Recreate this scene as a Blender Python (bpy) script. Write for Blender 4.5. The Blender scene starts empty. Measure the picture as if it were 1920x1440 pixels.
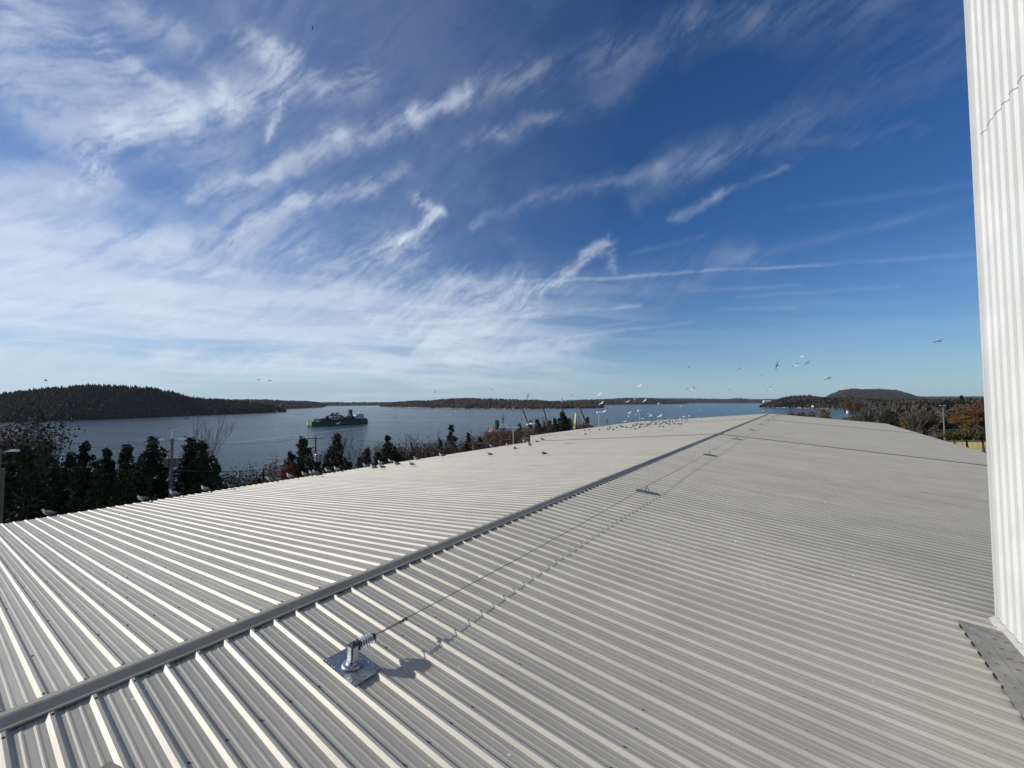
import bpy, bmesh, math, random
import numpy as np
from mathutils import Vector, Matrix

random.seed(7)
RNG = np.random.default_rng(11)
S = bpy.context.scene
C = S.collection
R = math.radians

# ------------------------------------------------------------------ camera
CZ = 40.0                                   # eye height above the water
F, PITCH, ROLL = 768.9, 0.04065, -0.00445   # focal length in px of a 1920 px wide frame
AZ = 0.6189                                 # azimuth of the roof ridge
cp, sp = math.cos(PITCH), math.sin(PITCH)
cr, sr = math.cos(ROLL), math.sin(ROLL)
r0, u0, f0 = Vector((1, 0, 0)), Vector((0, -sp, cp)), Vector((0, cp, sp))
rr, uu = cr * r0 + sr * u0, -sr * r0 + cr * u0
cam_d = bpy.data.cameras.new('camera')
cam = bpy.data.objects.new('camera', cam_d)
C.objects.link(cam)
cam.matrix_world = Matrix(((rr.x, uu.x, -f0.x, 0), (rr.y, uu.y, -f0.y, 0), (rr.z, uu.z, -f0.z, CZ), (0, 0, 0, 1)))
cam_d.sensor_width = 36
cam_d.lens = F / 1920 * 36
cam_d.clip_start = 0.05
cam_d.clip_end = 60000
S.camera = cam

# ------------------------------------------------------------------ light
SUN_AZ, SUN_EL = R(-88), R(25)              # azimuth from +Y towards +X
sun_dir = Vector((math.sin(SUN_AZ) * math.cos(SUN_EL), math.cos(SUN_AZ) * math.cos(SUN_EL), math.sin(SUN_EL)))
sd_ = bpy.data.lights.new('sun', 'SUN')
sd_.energy = 4.6
sd_.angle = R(0.55)
sd_.color = (1.0, 0.95, 0.87)
sun = bpy.data.objects.new('sun', sd_)
C.objects.link(sun)
sun.rotation_euler = sun_dir.to_track_quat('Z', 'Y').to_euler()
S.view_settings.view_transform = 'Standard'
S.view_settings.look = 'None'
S.view_settings.exposure = 0.0
S.view_settings.gamma = 1.0
S.view_settings.use_curve_mapping = False
S.render.engine = 'CYCLES'
S.cycles.max_bounces = 4
S.cycles.diffuse_bounces = 2
S.cycles.glossy_bounces = 2
S.cycles.volume_bounces = 0
S.cycles.use_light_tree = False
S.cycles.use_adaptive_sampling = True
S.cycles.adaptive_threshold = 0.02
S.cycles.transparent_max_bounces = 8


def ray(px, py):
    X, Y = px - 960, py - 720
    X, Y = cr * X + sr * Y, -sr * X + cr * Y
    return Vector((X, F * cp + Y * sp, F * sp - Y * cp)) / F


def P(px, py, D):
    """point seen at photo pixel (px, py), D metres ahead of the eye"""
    r = ray(px, py)
    return Vector((r.x / r.y * D, D, CZ + r.z / r.y * D))


def Dw(px, py, z=0.0):
    """distance ahead at which the level z is seen at that pixel"""
    r = ray(px, py)
    return (z - CZ) / r.z * r.y


# world --------------------------------------------------------------------
W = bpy.data.worlds.new('World')
S.world = W
W.cycles.sampling_method = 'NONE'
W.use_nodes = True
nt = W.node_tree
nt.nodes.clear()


def N(tree, typ, **kw):
    n = tree.nodes.new(typ)
    for k, v in kw.items():
        if k.startswith('i_'):
            key = k[2:]
            n.inputs[int(key) if key.isdigit() else key.replace('_', ' ')].default_value = v
        else:
            setattr(n, k, v)
    return n


def L(tree, a, b):
    tree.links.new(a, b)


def M(op, a, b=None, clamp=False, tree=None):
    t = tree or nt
    n = t.nodes.new('ShaderNodeMath')
    n.operation = op
    n.use_clamp = clamp
    for i, v in enumerate((a, b)):
        if v is None:
            continue
        if isinstance(v, (int, float)):
            n.inputs[i].default_value = v
        else:
            t.links.new(v, n.inputs[i])
    return n.outputs[0]


def VM(op, a, b=None, out=0, tree=None):
    t = tree or nt
    n = t.nodes.new('ShaderNodeVectorMath')
    n.operation = op
    for i, v in enumerate((a, b)):
        if v is None:
            continue
        if isinstance(v, (tuple, list)):
            n.inputs[i].default_value = v
        elif isinstance(v, (int, float)):
            n.inputs[3].default_value = v
        else:
            if op == 'SCALE' and i == 1:
                t.links.new(v, n.inputs[3])
            else:
                t.links.new(v, n.inputs[i])
    return n.outputs[out]


def MR(v, a, b, c=0.0, d=1.0, smooth=True, tree=None):
    t = tree or nt
    n = t.nodes.new('ShaderNodeMapRange')
    n.interpolation_type = 'SMOOTHSTEP' if smooth else 'LINEAR'
    t.links.new(v, n.inputs[0])
    for i, x in enumerate((a, b, c, d)):
        n.inputs[1 + i].default_value = x
    return n.outputs[0]


def NOISE(vec, scale, detail=4, rough=0.55, dist=0.0, col=False, tree=None):
    t = tree or nt
    n = t.nodes.new('ShaderNodeTexNoise')
    n.inputs['Scale'].default_value = scale
    n.inputs['Detail'].default_value = detail
    n.inputs['Roughness'].default_value = rough
    n.inputs['Distortion'].default_value = dist
    t.links.new(vec, n.inputs['Vector'])
    return n.outputs[1 if col else 0]


def build_world():
    sky = N(nt, 'ShaderNodeTexSky', sky_type='NISHITA', sun_disc=False)
    sky.sun_elevation = SUN_EL
    sky.sun_rotation = SUN_AZ
    sky.altitude = 40
    sky.air_density = 1.0
    sky.dust_density = 0.1
    sky.ozone_density = 2.0
    hs = N(nt, 'ShaderNodeHueSaturation')
    hs.inputs['Saturation'].default_value = 1.12
    L(nt, sky.outputs[0], hs.inputs['Color'])
    bg = N(nt, 'ShaderNodeBackground')
    bg.inputs['Strength'].default_value = 0.066
    tint = N(nt, 'ShaderNodeMix', data_type='RGBA', blend_type='MULTIPLY')
    tint.inputs['Factor'].default_value = 1
    tint.inputs['B'].default_value = (0.52, 0.90, 1.36, 1)      # the camera's cool rendering of the sky
    L(nt, hs.outputs[0], tint.inputs['A'])
    # pale blue air low over the horizon, all the way round
    tc = N(nt, 'ShaderNodeTexCoord').outputs['Generated']
    sep = N(nt, 'ShaderNodeSeparateXYZ')
    L(nt, VM('NORMALIZE', tc), sep.inputs[0])
    k = M('MULTIPLY', M('POWER', 2.718, M('MULTIPLY', M('MAXIMUM', sep.outputs[2], 0.0), -12.0)), 0.9)
    air = N(nt, 'ShaderNodeMix', data_type='RGBA')
    L(nt, k, air.inputs['Factor'])
    L(nt, tint.outputs['Result'], air.inputs['A'])
    air.inputs['B'].default_value = (6.2, 8.4, 9.8, 1)
    L(nt, air.outputs['Result'], bg.inputs['Color'])
    out = N(nt, 'ShaderNodeOutputWorld')
    L(nt, bg.outputs[0], out.inputs[0])


build_world()


def _h(a, b, s):
    h = np.sin(a * 127.1 + b * 311.7 + s * 74.7) * 43758.5453
    return h - np.floor(h)


def vnoise(x, y, s, seed=0):
    """smooth value noise"""
    x, y = np.asarray(x, float) / s, np.asarray(y, float) / s
    xi, yi = np.floor(x), np.floor(y)
    fx, fy = x - xi, y - yi
    fx, fy = fx ** 3 * (fx * (6 * fx - 15) + 10), fy ** 3 * (fy * (6 * fy - 15) + 10)
    return (_h(xi, yi, seed) * (1 - fx) + _h(xi + 1, yi, seed) * fx) * (1 - fy) + (_h(xi, yi + 1, seed) * (1 - fx) + _h(xi + 1, yi + 1, seed) * fx) * fy


def fbm(x, y, s, seed=0, octv=5, gain=.52):
    t, a, n_ = 0, 1.0, 0
    for o in range(octv):
        c, s_ = math.cos(.6 * o), math.sin(.6 * o)
        t = t + a * vnoise(x * c - y * s_, x * s_ + y * c, s / 2 ** o, seed + o * 7)
        n_ += a
        a *= gain
    return t / n_


def sst(v, a, b):
    k = np.clip((v - a) / (b - a), 0, 1)
    return k * k * (3 - 2 * k)


def build_cirrus():
    """high cirrus sheet on a dome: the bands, veils and contrails of the photograph, each at its bearing and height"""
    az = np.concatenate([np.arange(-180, -66, 2.5), np.arange(-66, 66, .19), np.arange(66, 180.1, 2.5)])
    el = np.concatenate([np.arange(-.6, 54, .17), np.arange(54, 90.1, 2.5)])
    AZg, EL = np.meshgrid(np.radians(az), np.radians(el))
    x, y, z = np.sin(AZg) * np.cos(EL), np.cos(AZg) * np.cos(EL), np.sin(EL)
    zz = np.maximum(z, 0) + .07
    pu, pv = x / zz, y / zz
    y1 = np.maximum(1 + y, .15)
    u, v = x / y1, z / y1
    w1 = np.stack([fbm(u, v, .16, 1) - .5, fbm(u, v, .16, 31) - .5])
    w2 = np.stack([fbm(u, v, .03, 51, 4) - .5, fbm(u, v, .03, 81, 4) - .5])
    w3 = np.stack([fbm(u, v, .011, 121, 3, .6) - .5, fbm(u, v, .011, 151, 3, .6) - .5])
    su, sv = u + .016 * w1[0] + .016 * w2[0] + .010 * w3[0], v + .016 * w1[1] + .016 * w2[1] + .010 * w3[1]
    tu, tv = u + .003 * w2[0] + .006 * w1[0], v + .003 * w2[1] + .006 * w1[1]

    def uv(px, py):
        r = ray(px, py).normalized()
        return r.x / (1 + r.y), r.z / (1 + r.y)

    def stroke(x1, ya, x2, yb, wpx, amp, U, V_, taper=True):
        a, b_ = uv(x1, ya), uv(x2, yb)
        mx, my = (x1 + x2) / 2, (ya + yb) / 2
        m1, m2 = uv(mx, my - wpx), uv(mx, my + wpx)
        wd = math.hypot(m1[0] - m2[0], m1[1] - m2[1]) / 2
        dx, dy = b_[0] - a[0], b_[1] - a[1]
        h = ((U - a[0]) * dx + (V_ - a[1]) * dy) / (dx * dx + dy * dy)
        hc = np.clip(h, 0, 1)
        dd = np.hypot(U - a[0] - hc * dx, V_ - a[1] - hc * dy)
        return amp * np.exp(-(dd / wd) ** 2)

    soft = [  # broad feathery bands  x1 y1 x2 y2 halfwidth strength
        (110, 352, 190, 318, 18, .6), (190, 318, 235, 240, 36, .75), (235, 245, 330, 205, 44, .62), (330, 215, 430, 180, 40, .7),
        (430, 180, 520, 140, 55, .6), (470, 75, 550, 120, 40, .5), (300, 150, 350, 175, 26, .45), (200, 75, 265, 125, 30, .5),
        (20, 20, 200, 130, 95, .5), (0, 130, 120, 230, 80, .42), (240, 20, 330, 60, 45, .35), (530, 190, 505, 255, 10, .5),
        (600, 165, 690, 152, 30, .35),
        (365, 358, 520, 318, 16, .5), (520, 318, 640, 258, 24, .6), (640, 258, 780, 222, 26, .58), (780, 222, 880, 178, 18, .32),
        (860, 185, 1010, 140, 26, .14),
        (430, 445, 555, 385, 28, .75), (555, 385, 705, 340, 18, .62), (705, 340, 760, 315, 10, .25),
        (690, 490, 750, 452, 22, .5), (750, 452, 818, 405, 14, .7), (780, 380, 812, 398, 16, .5),
        (885, 272, 950, 255, 13, .55), (950, 255, 1030, 232, 15, .5), (1030, 232, 1075, 222, 12, .35), (1095, 210, 1175, 160, 22, .2),
        (880, 420, 1010, 376, 8, .42), (1010, 376, 1240, 312, 14, .42), (1240, 312, 1480, 240, 28, .34),
        (1200, 370, 1330, 300, 20, .2), (1400, 288, 1720, 250, 12, .18), (1480, 240, 1800, 90, 55, .24),
        (1130, 110, 1300, 50, 40, .34), (1300, 45, 1660, 0, 34, .34), (960, 165, 1150, 105, 45, .12), (1500, 60, 1790, 20, 50, .16),
        (1262, 408, 1345, 368, 9, .42), (1345, 368, 1465, 320, 7, .42),
        (700, 600, 725, 622, 22, .6), (715, 565, 860, 522, 34, .5), (760, 590, 970, 545, 45, .5), (980, 575, 1140, 458, 16, .5),
        (1140, 458, 1155, 495, 12, .3), (790, 645, 1010, 600, 30, .45), (830, 680, 1100, 655, 24, .4), (640, 560, 760, 540, 30, .35),
        (1080, 560, 1390, 490, 30, .13), (600, 500, 760, 470, 60, .4),
        (0, 470, 330, 445, 46, .5), (80, 490, 300, 530, 40, .45), (300, 470, 560, 470, 60, .35), (0, 560, 330, 590, 40, .4),
        (0, 410, 120, 430, 30, .4), (420, 330, 470, 400, 60, .25), (300, 660, 700, 690, 20, .35),
    ]
    thin = [  # contrails
        (1040, 527, 1300, 508, 3.0, .55), (1300, 508, 1540, 497, 2.2, .34), (1530, 497, 1840, 476, 4, .14),
        (640, 618, 890, 598, 3.5, .4), (890, 598, 1200, 572, 3.5, .42), (980, 648, 1170, 617, 4, .35), (1170, 617, 1300, 604, 2.5, .25),
        (-20, 606, 230, 566, 4, .45), (-20, 615, 430, 566, 3.5, .32), (170, 542, 450, 503, 4.5, .42), (5, 644, 150, 627, 2.5, .42),
        (90, 658, 340, 640, 2.5, .28), (1380, 557, 1680, 538, 3, .13), (1290, 545, 1500, 535, 3, .12), (860, 530, 1060, 525, 2.5, .25),
        (1180, 475, 1330, 440, 5, .06), (1440, 470, 1840, 375, 9, .08), (1480, 390, 1840, 345, 7, .06), (1340, 580, 1490, 576, 3, .16),
        (300, 585, 560, 545, 3, .25), (1190, 600, 1000, 640, 3, .18),
    ]
    # feathering across the bands, and along them
    ca, sa = math.cos(R(-52)), math.sin(R(-52))
    fa, fb = pu * ca - pv * sa + .9 * w1[0], pu * sa + pv * ca + .9 * w1[1]
    fib = fbm(u * 1.0 + .03 * w1[0], v * 1.8 + .03 * w1[1], .06, 5, 6, .66)
    cb, sb = math.cos(R(-35)), math.sin(R(-35))
    fib2 = fbm((u * cb - v * sb + w1[0] * .05) * 1.0, (u * sb + v * cb + w1[1] * .05) * 4.5, .060, 15, 7, .72)
    fm = sst(.3 * fib + .7 * fib2, .31, .67)
    clump = fbm(u + .05 * w1[0], v + .05 * w1[1], .07, 44, 5, .6)
    band = np.zeros_like(u)
    for s in soft:
        k = s[5] * (.32 if s[0] > 860 and s[1] < 430 else 1.12)
        st = stroke(s[0], s[1], s[2], s[3], s[4] * (.74 if k > .3 else 1.1), k, su, sv)
        band = band + st * (1 - .35 * np.minimum(band, 1))
    band = .82 * band * (.70 + .6 * sst(clump, .30, .68))
    thinb = np.zeros_like(u)
    for s in thin:
        thinb = np.maximum(thinb, stroke(*s[:5], s[5] * .75, tu, tv))
    thinb *= .5 + .8 * fbm(u, v, .03, 91, 3)
    vn = fbm(pu * .9 + pv * .35 + 1.2 * w1[0], pv * 1.2 - pu * .3 + 1.2 * w1[1], 1.6, 61, 6, .52)
    west = sst(-x, -.30, .55)
    veil = west * (.20 + .66 * sst(vn, .35, .67)) * (.75 + .45 * fm)
    hw = fbm(u * 1.2, v * 14 + u * .8 + .25 * w1[1], .14, 71, 5, .6)
    low = sst(z, .012, .05) * (1 - sst(z, .14, .33)) * (.10 + .90 * sst(-x, -.42, .15))
    lows = low * (.22 + sst(hw, .38, .70) * .5)
    dens = band * (.16 + 1.3 * fm) + veil + lows + thinb * (.35 + .8 * fm)
    dens = 1 - np.exp(-.86 * dens)
    dens *= .55 + .45 * sst(z, .0, .09)
    # the sun itself stands in a clear gap, as the crisp shadows show
    cs = x * sun_dir.x + y * sun_dir.y + z * sun_dir.z
    dens *= 1 - sst(cs, math.cos(R(17)), math.cos(R(11)))
    dens = np.clip(dens, 0, .93)
    dens[dens < .006] = 0
    RAD = 42000.0
    V = (np.stack([x, y, z], -1) * RAD).reshape(-1, 3)
    n0, n1 = x.shape
    idx = np.arange(n0 * n1).reshape(n0, n1)
    Fc = np.stack([idx[:-1, :-1].ravel(), idx[1:, :-1].ravel(), idx[1:, 1:].ravel(), idx[:-1, 1:].ravel()], 1)
    Fc = Fc[dens.ravel()[Fc].max(1) > 0]
    m = bpy.data.materials.new('cirrus')
    m.use_nodes = True
    t = m.node_tree
    t.nodes.clear()
    at = N(t, 'ShaderNodeAttribute', attribute_name='cirrus_amount')
    em = N(t, 'ShaderNodeEmission')
    em.inputs['Color'].default_value = (0.80, 0.89, 1.02, 1)
    em.inputs['Strength'].default_value = CLOUD_STRENGTH
    tr = N(t, 'ShaderNodeBsdfTransparent')
    mx = N(t, 'ShaderNodeMixShader')
    L(t, at.outputs['Fac'], mx.inputs[0])
    L(t, tr.outputs[0], mx.inputs[1])
    L(t, em.outputs[0], mx.inputs[2])
    o = N(t, 'ShaderNodeOutputMaterial')
    L(t, mx.outputs[0], o.inputs['Surface'])
    m.cycles.emission_sampling = 'NONE'
    MATS['cirrus'] = m
    me = fast_mesh('sky', V, Fc, ['cirrus'], smooth=True)
    a_ = me.attributes.new('cirrus_amount', 'FLOAT', 'POINT')
    a_.data.foreach_set('value', dens.ravel().astype(np.float32))
    tag(link('sky', me), kind='structure')


CLOUD_STRENGTH = 0.90

# ------------------------------------------------------------------ materials
MATS = {}


def mat(name, col, rough=0.6, metal=0.0, var=0.12, vscale=3.0, bump=0.0, bscale=40.0, spec=0.4, island=None, speck=None, two=False, coord='Object', rnd=0.0, streak=0.0):
    """procedural material: base colour broken up by two noises, optional bump, optional colour per loose piece"""
    m = bpy.data.materials.new(name)
    m.use_nodes = True
    t = m.node_tree
    b = t.nodes['Principled BSDF']
    b.inputs['Roughness'].default_value = rough
    b.inputs['Metallic'].default_value = metal
    b.inputs['Specular IOR Level'].default_value = spec
    tc = N(t, 'ShaderNodeNewGeometry').outputs['Position'] if coord == 'World' else N(t, 'ShaderNodeTexCoord').outputs[coord]
    n1 = NOISE(tc, vscale, 6, 0.62, 0.3, tree=t)
    k = MR(n1, 0.3, 0.72, 1 - var, 1 + var, tree=t)
    base = None
    if island:
        geo = N(t, 'ShaderNodeNewGeometry')
        ramp = N(t, 'ShaderNodeValToRGB')
        el = ramp.color_ramp.elements
        while len(el) < len(island):
            el.new(0.5)
        for i, (p, c) in enumerate(island):
            el[i].position = p
            el[i].color = (*c, 1)
        L(t, geo.outputs['Random Per Island'], ramp.inputs[0])
        base = ramp.outputs[0]
    mx = N(t, 'ShaderNodeMix', data_type='RGBA', blend_type='MULTIPLY')
    mx.inputs['Factor'].default_value = 1
    if base is None:
        mx.inputs['A'].default_value = (*col, 1)
    else:
        L(t, base, mx.inputs['A'])
    if streak:                 # washed-down dirt lying along the fall of the roof
        mp = N(t, 'ShaderNodeMapping')
        mp.inputs['Rotation'].default_value = (0, 0, -0.9519)
        L(t, tc, mp.inputs['Vector'])
        mp2 = N(t, 'ShaderNodeMapping')
        mp2.inputs['Scale'].default_value = (9, .22, 1)
        L(t, mp.outputs[0], mp2.inputs['Vector'])
        k = M('MULTIPLY', k, MR(NOISE(mp2.outputs[0], 1.0, 4, .6, tree=t), .3, .7, 1 - streak, 1 + streak, tree=t), tree=t)
    if rnd:
        oi = N(t, 'ShaderNodeObjectInfo').outputs['Random']
        k = M('MULTIPLY', k, MR(oi, 0, 1, 1 - rnd, 1 + rnd, False, tree=t), tree=t)
    cc = N(t, 'ShaderNodeCombineColor')
    for i in range(3):
        L(t, k, cc.inputs[i])
    L(t, cc.outputs[0], mx.inputs['B'])
    res = mx.outputs['Result']
    if speck:
        sc, thr, scol = speck
        n2 = NOISE(tc, sc, 2, 0.5, tree=t)
        mm = N(t, 'ShaderNodeMix', data_type='RGBA')
        L(t, MR(n2, thr, thr + 0.03, 0, 1, tree=t), mm.inputs['Factor'])
        L(t, res, mm.inputs['A'])
        mm.inputs['B'].default_value = (*scol, 1)
        res = mm.outputs['Result']
    L(t, res, b.inputs['Base Color'])
    if bump:
        n3 = NOISE(tc, bscale, 5, 0.6, tree=t)
        bp = N(t, 'ShaderNodeBump')
        bp.inputs['Strength'].default_value = bump
        bp.inputs['Distance'].default_value = 0.02
        L(t, n3, bp.inputs['Height'])
        L(t, bp.outputs[0], b.inputs['Normal'])
    MATS[name] = m
    return m


# ------------------------------------------------------------------ mesh helpers
class MB:
    """collects boxes, tubes, lathes and loose faces, then links them as one mesh object"""

    def __init__(self):
        self.v, self.f, self.m = [], [], []
        self.cur = 0

    def add(self, vs, fs):
        o = len(self.v)
        self.v += [tuple(p) for p in vs]
        self.f += [tuple(i + o for i in f) for f in fs]
        self.m += [self.cur] * len(fs)
        return self

    def box(self, c, s, rz=0.0, taper=1.0):
        cx, cy, cz = c
        hx, hy, hz = s[0] / 2, s[1] / 2, s[2] / 2
        ca, sa = math.cos(rz), math.sin(rz)
        vs = []
        for dz, k in ((-hz, 1), (hz, taper)):
            for dx, dy in ((-hx, -hy), (hx, -hy), (hx, hy), (-hx, hy)):
                dx *= k
                dy *= k
                vs.append((cx + dx * ca - dy * sa, cy + dx * sa + dy * ca, cz + dz))
        return self.add(vs, [(3, 2, 1, 0), (4, 5, 6, 7), (0, 1, 5, 4), (1, 2, 6, 5), (2, 3, 7, 6), (3, 0, 4, 7)])

    def tube(self, pts, rad, n=8, cap=True):
        pts = [Vector(p) for p in pts]
        rads = rad if isinstance(rad, (list, tuple)) else [rad] * len(pts)
        vs, fs = [], []
        ref = None
        for i, p in enumerate(pts):
            a = pts[max(i - 1, 0)]
            b = pts[min(i + 1, len(pts) - 1)]
            d = (b - a).normalized()
            if ref is None:
                ref = Vector((0, 0, 1)) if abs(d.z) < 0.9 else Vector((1, 0, 0))
            x = d.cross(ref).normalized()
            yv = x.cross(d)
            for j in range(n):
                t = 2 * math.pi * j / n
                vs.append(p + (x * math.cos(t) + yv * math.sin(t)) * rads[i])
        for i in range(len(pts) - 1):
            for j in range(n):
                k = (j + 1) % n
                fs.append((i * n + j, (i + 1) * n + j, (i + 1) * n + k, i * n + k))
        if cap:
            fs.append(tuple(range(n)))
            fs.append(tuple((len(pts) - 1) * n + j for j in reversed(range(n))))
        return self.add(vs, fs)

    def prism(self, poly, z0, z1, taper=1.0):
        n = len(poly)
        cx = sum(p[0] for p in poly) / n
        cy = sum(p[1] for p in poly) / n
        vs = [(x, y, z0) for x, y in poly] + [(cx + (x - cx) * taper, cy + (y - cy) * taper, z1) for x, y in poly]
        fs = [tuple(reversed(range(n))), tuple(range(n, 2 * n))]
        for i in range(n):
            j = (i + 1) % n
            fs.append((i, j, n + j, n + i))
        return self.add(vs, fs)

    def rings(self, rings, close=True):
        n = len(rings[0])
        vs = [p for r in rings for p in r]
        fs = []
        for i in range(len(rings) - 1):
            for j in range(n):
                k = (j + 1) % n
                fs.append((i * n + j, i * n + k, (i + 1) * n + k, (i + 1) * n + j))
        if close:
            fs.append(tuple(reversed(range(n))))
            fs.append(tuple((len(rings) - 1) * n + j for j in range(n)))
        return self.add(vs, fs)

    def mesh(self, name, mats, smooth=False):
        me = bpy.data.meshes.new(name)
        me.from_pydata(self.v, [], self.f)
        for m in (mats if isinstance(mats, (list, tuple)) else [mats]):
            me.materials.append(m if not isinstance(m, str) else MATS[m])
        if self.m and max(self.m):
            me.polygons.foreach_set('material_index', self.m)
        if smooth:
            me.polygons.foreach_set('use_smooth', [True] * len(me.polygons))
        me.update()
        return me

    def build(self, name, mats, parent=None, smooth=False, loc=None, rz=None):
        return link(name, self.mesh(name, mats, smooth), parent, loc, rz)


def link(name, me, parent=None, loc=None, rz=None):
    o = bpy.data.objects.new(name, me)
    C.objects.link(o)
    if parent:
        o.parent = parent
    if loc is not None:
        o.location = loc
    if rz is not None:
        o.rotation_euler = (0, 0, rz)
    return o


def tag(o, label=None, cat=None, group=None, kind=None):
    if label:
        o['label'] = label
    if cat:
        o['category'] = cat
    if group:
        o['group'] = group
    if kind:
        o['kind'] = kind
    return o


def thing(name, label, cat, loc=(0, 0, 0), rz=0.0, group=None):
    o = bpy.data.objects.new(name, None)
    o.empty_display_size = 0.2
    C.objects.link(o)
    o.location = loc
    o.rotation_euler = (0, 0, rz)
    return tag(o, label, cat, group)


def dup(root, loc, rot=None, label=None, scale=None, group=None):
    def cpy(o, par):
        c = o.copy()
        C.objects.link(c)
        if par:
            c.parent = par
        for ch in o.children:
            cpy(ch, c)
        return c
    c = cpy(root, None)
    c.location = loc
    if rot is not None:
        c.rotation_euler = rot
    if scale:
        c.scale = (scale,) * 3
    if label:
        c['label'] = label
    if group:
        c['group'] = group
    return c


def fast_mesh(name, V, Fc, mats, midx=None, smooth=False):
    """numpy mesh of equal sized faces"""
    me = bpy.data.meshes.new(name)
    V = np.asarray(V, dtype=np.float32)
    Fc = np.asarray(Fc, dtype=np.int32)
    k = Fc.shape[1]
    me.vertices.add(len(V))
    me.vertices.foreach_set('co', V.ravel())
    me.loops.add(Fc.size)
    me.loops.foreach_set('vertex_index', Fc.ravel())
    me.polygons.add(len(Fc))
    me.polygons.foreach_set('loop_start', np.arange(0, Fc.size, k, dtype=np.int32))
    me.polygons.foreach_set('loop_total', np.full(len(Fc), k, dtype=np.int32))
    for m in mats:
        me.materials.append(MATS[m])
    if midx is not None:
        me.polygons.foreach_set('material_index', np.asarray(midx, dtype=np.int32))
    if smooth:
        me.polygons.foreach_set('use_smooth', np.ones(len(Fc), dtype=bool))
    me.update(calc_edges=True)
    me.validate()
    return me

build_cirrus()

mat('roof_paint', (0.40, 0.378, 0.322), 0.54, 0.20, 0.06, 0.9, 0.05, 90, 0.5, speck=(11, 0.75, (0.72, 0.72, 0.68)), coord='World', rnd=.03, streak=.07)
mat('cap_paint', (0.25, 0.235, 0.205), 0.5, 0.0, 0.08, 1.2, 0.05, 60, 0.3, coord='World', rnd=.06)
mat('joint_metal', (0.16, 0.15, 0.135), 0.6, 0.2, 0.15, 3)
mat('white_panel', (0.53, 0.535, 0.515), 0.42, 0.0, 0.06, 0.9, 0.04, 50, 0.4, coord='World', rnd=.02)
mat('white_trim', (0.45, 0.44, 0.41), 0.5, 0.0, 0.15, 6, 0.1, 30)
mat('flash_grey', (0.26, 0.25, 0.215), 0.5, 0.1, 0.22, 3.5, 0.1, 20, speck=(7, 0.68, (0.24, 0.20, 0.16)))
mat('dark_foam', (0.012, 0.012, 0.012), 0.95, 0, 0.3, 30)
mat('debris', (0.10, 0.085, 0.05), 0.95, 0, 0.4, 60)
mat('screw_dark', (0.05, 0.05, 0.05), 0.5, 0.5)
mat('galvanised', (0.27, 0.30, 0.33), 0.42, 0.85, 0.30, 14, 0.06, 60)
mat('galv_bright', (0.62, 0.64, 0.65), 0.42, 0.7, 0.2, 25)
mat('steel_dark', (0.10, 0.105, 0.11), 0.4, 0.8, 0.2, 20)
mat('cable_steel', (0.10, 0.10, 0.095), 0.45, 0.7, 0.2, 30)
mat('rust_steel', (0.12, 0.055, 0.042), 0.75, 0.1, 0.3, 4)
mat('concrete', (0.34, 0.33, 0.31), 0.85, 0, 0.15, 2, 0.2, 20)
mat('gull_white', (0.72, 0.72, 0.70), 0.8, 0, 0.08, 20)
mat('gull_grey', (0.13, 0.138, 0.15), 0.8, 0, 0.1, 20)
mat('gull_black', (0.025, 0.025, 0.025), 0.8, 0, 0.1, 20)
mat('gull_brown', (0.11, 0.09, 0.075), 0.85, 0, 0.35, 30)
mat('beak_yellow', (0.55, 0.35, 0.05), 0.5)
mat('leg_pink', (0.42, 0.25, 0.2), 0.7)
mat('wood_pole', (0.16, 0.135, 0.11), 0.9, 0, 0.25, 6)
mat('pole_grey', (0.42, 0.43, 0.44), 0.5, 0.5, 0.1, 6)
mat('lamp_white', (0.72, 0.73, 0.74), 0.4, 0.1, 0.05, 6)
mat('transformer', (0.36, 0.37, 0.38), 0.45, 0.3, 0.1, 6)
mat('glass_dark', (0.02, 0.03, 0.04), 0.1, 0, 0.05, 4, spec=0.6)

# ------------------------------------------------------------------ the roof we stand over
SL = 0.0869
H0, DIST, PH = 3.0956, 6.2477, 0.461
dv = Vector((math.sin(AZ), math.cos(AZ), 0))
nv = Vector((math.cos(AZ), -math.sin(AZ), 0))
ROT = math.atan2(dv.y, dv.x)
RX = 0.17                                       # ridge lies this far left of the cap's right edge


def RT(t, w, a=0.0):
    p = dv * t + nv * (w - DIST)
    return Vector((p.x, p.y, CZ - H0 - SL * abs(w) + a))


def hit(px, py, side=1, a=0.0):
    """(t, w) of the roof plane point seen at a photo pixel"""
    r = ray(px, py)
    rn = r.dot(nv)
    s = (-H0 - SL * side * DIST + a) / (r.z + SL * side * rn)
    p = r * s
    return p.dot(dv), p.dot(nv) + DIST


ORIG = nv * (-RX - DIST) + Vector((0, 0, CZ - H0 - 0.032 + RX * SL))
GROUND_Z = 27.0

wh = thing('warehouse', 'long low-pitched warehouse with ribbed beige-grey metal roof filling the foreground', 'building', ORIG, ROT)
T0 = PH - 0.3048 * 21
NP = 123
T1 = T0 + NP * 0.9144
LY, LY2, RY = 19.83, 29.9, 19.2
T_AN = 56.0


def profile(n_ft=3):
    """cross-section of a ribbed sheet, starting on the right shoulder of the rib it laps"""
    pts = [(0.014, 0.031)]
    for k in range(n_ft):
        o = k * 0.3048
        pts.append((o + 0.046, 0.0))
        for c in (0.105, 0.2):
            pts += [(o + c - 0.020, 0.0), (o + c - 0.006, 0.0048), (o + c + 0.006, 0.0048), (o + c + 0.020, 0.0)]
        e = 0.002 if k == n_ft - 1 else 0.0
        pts += [(o + 0.3048 - 0.046, 0.0), (o + 0.3048 - 0.014, 0.032 + e), (o + 0.3048 + 0.0145, 0.032 + e)]
    pts.append((n_ft * 0.3048 + 0.024, 0.022))
    return pts


PROF = profile()


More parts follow.
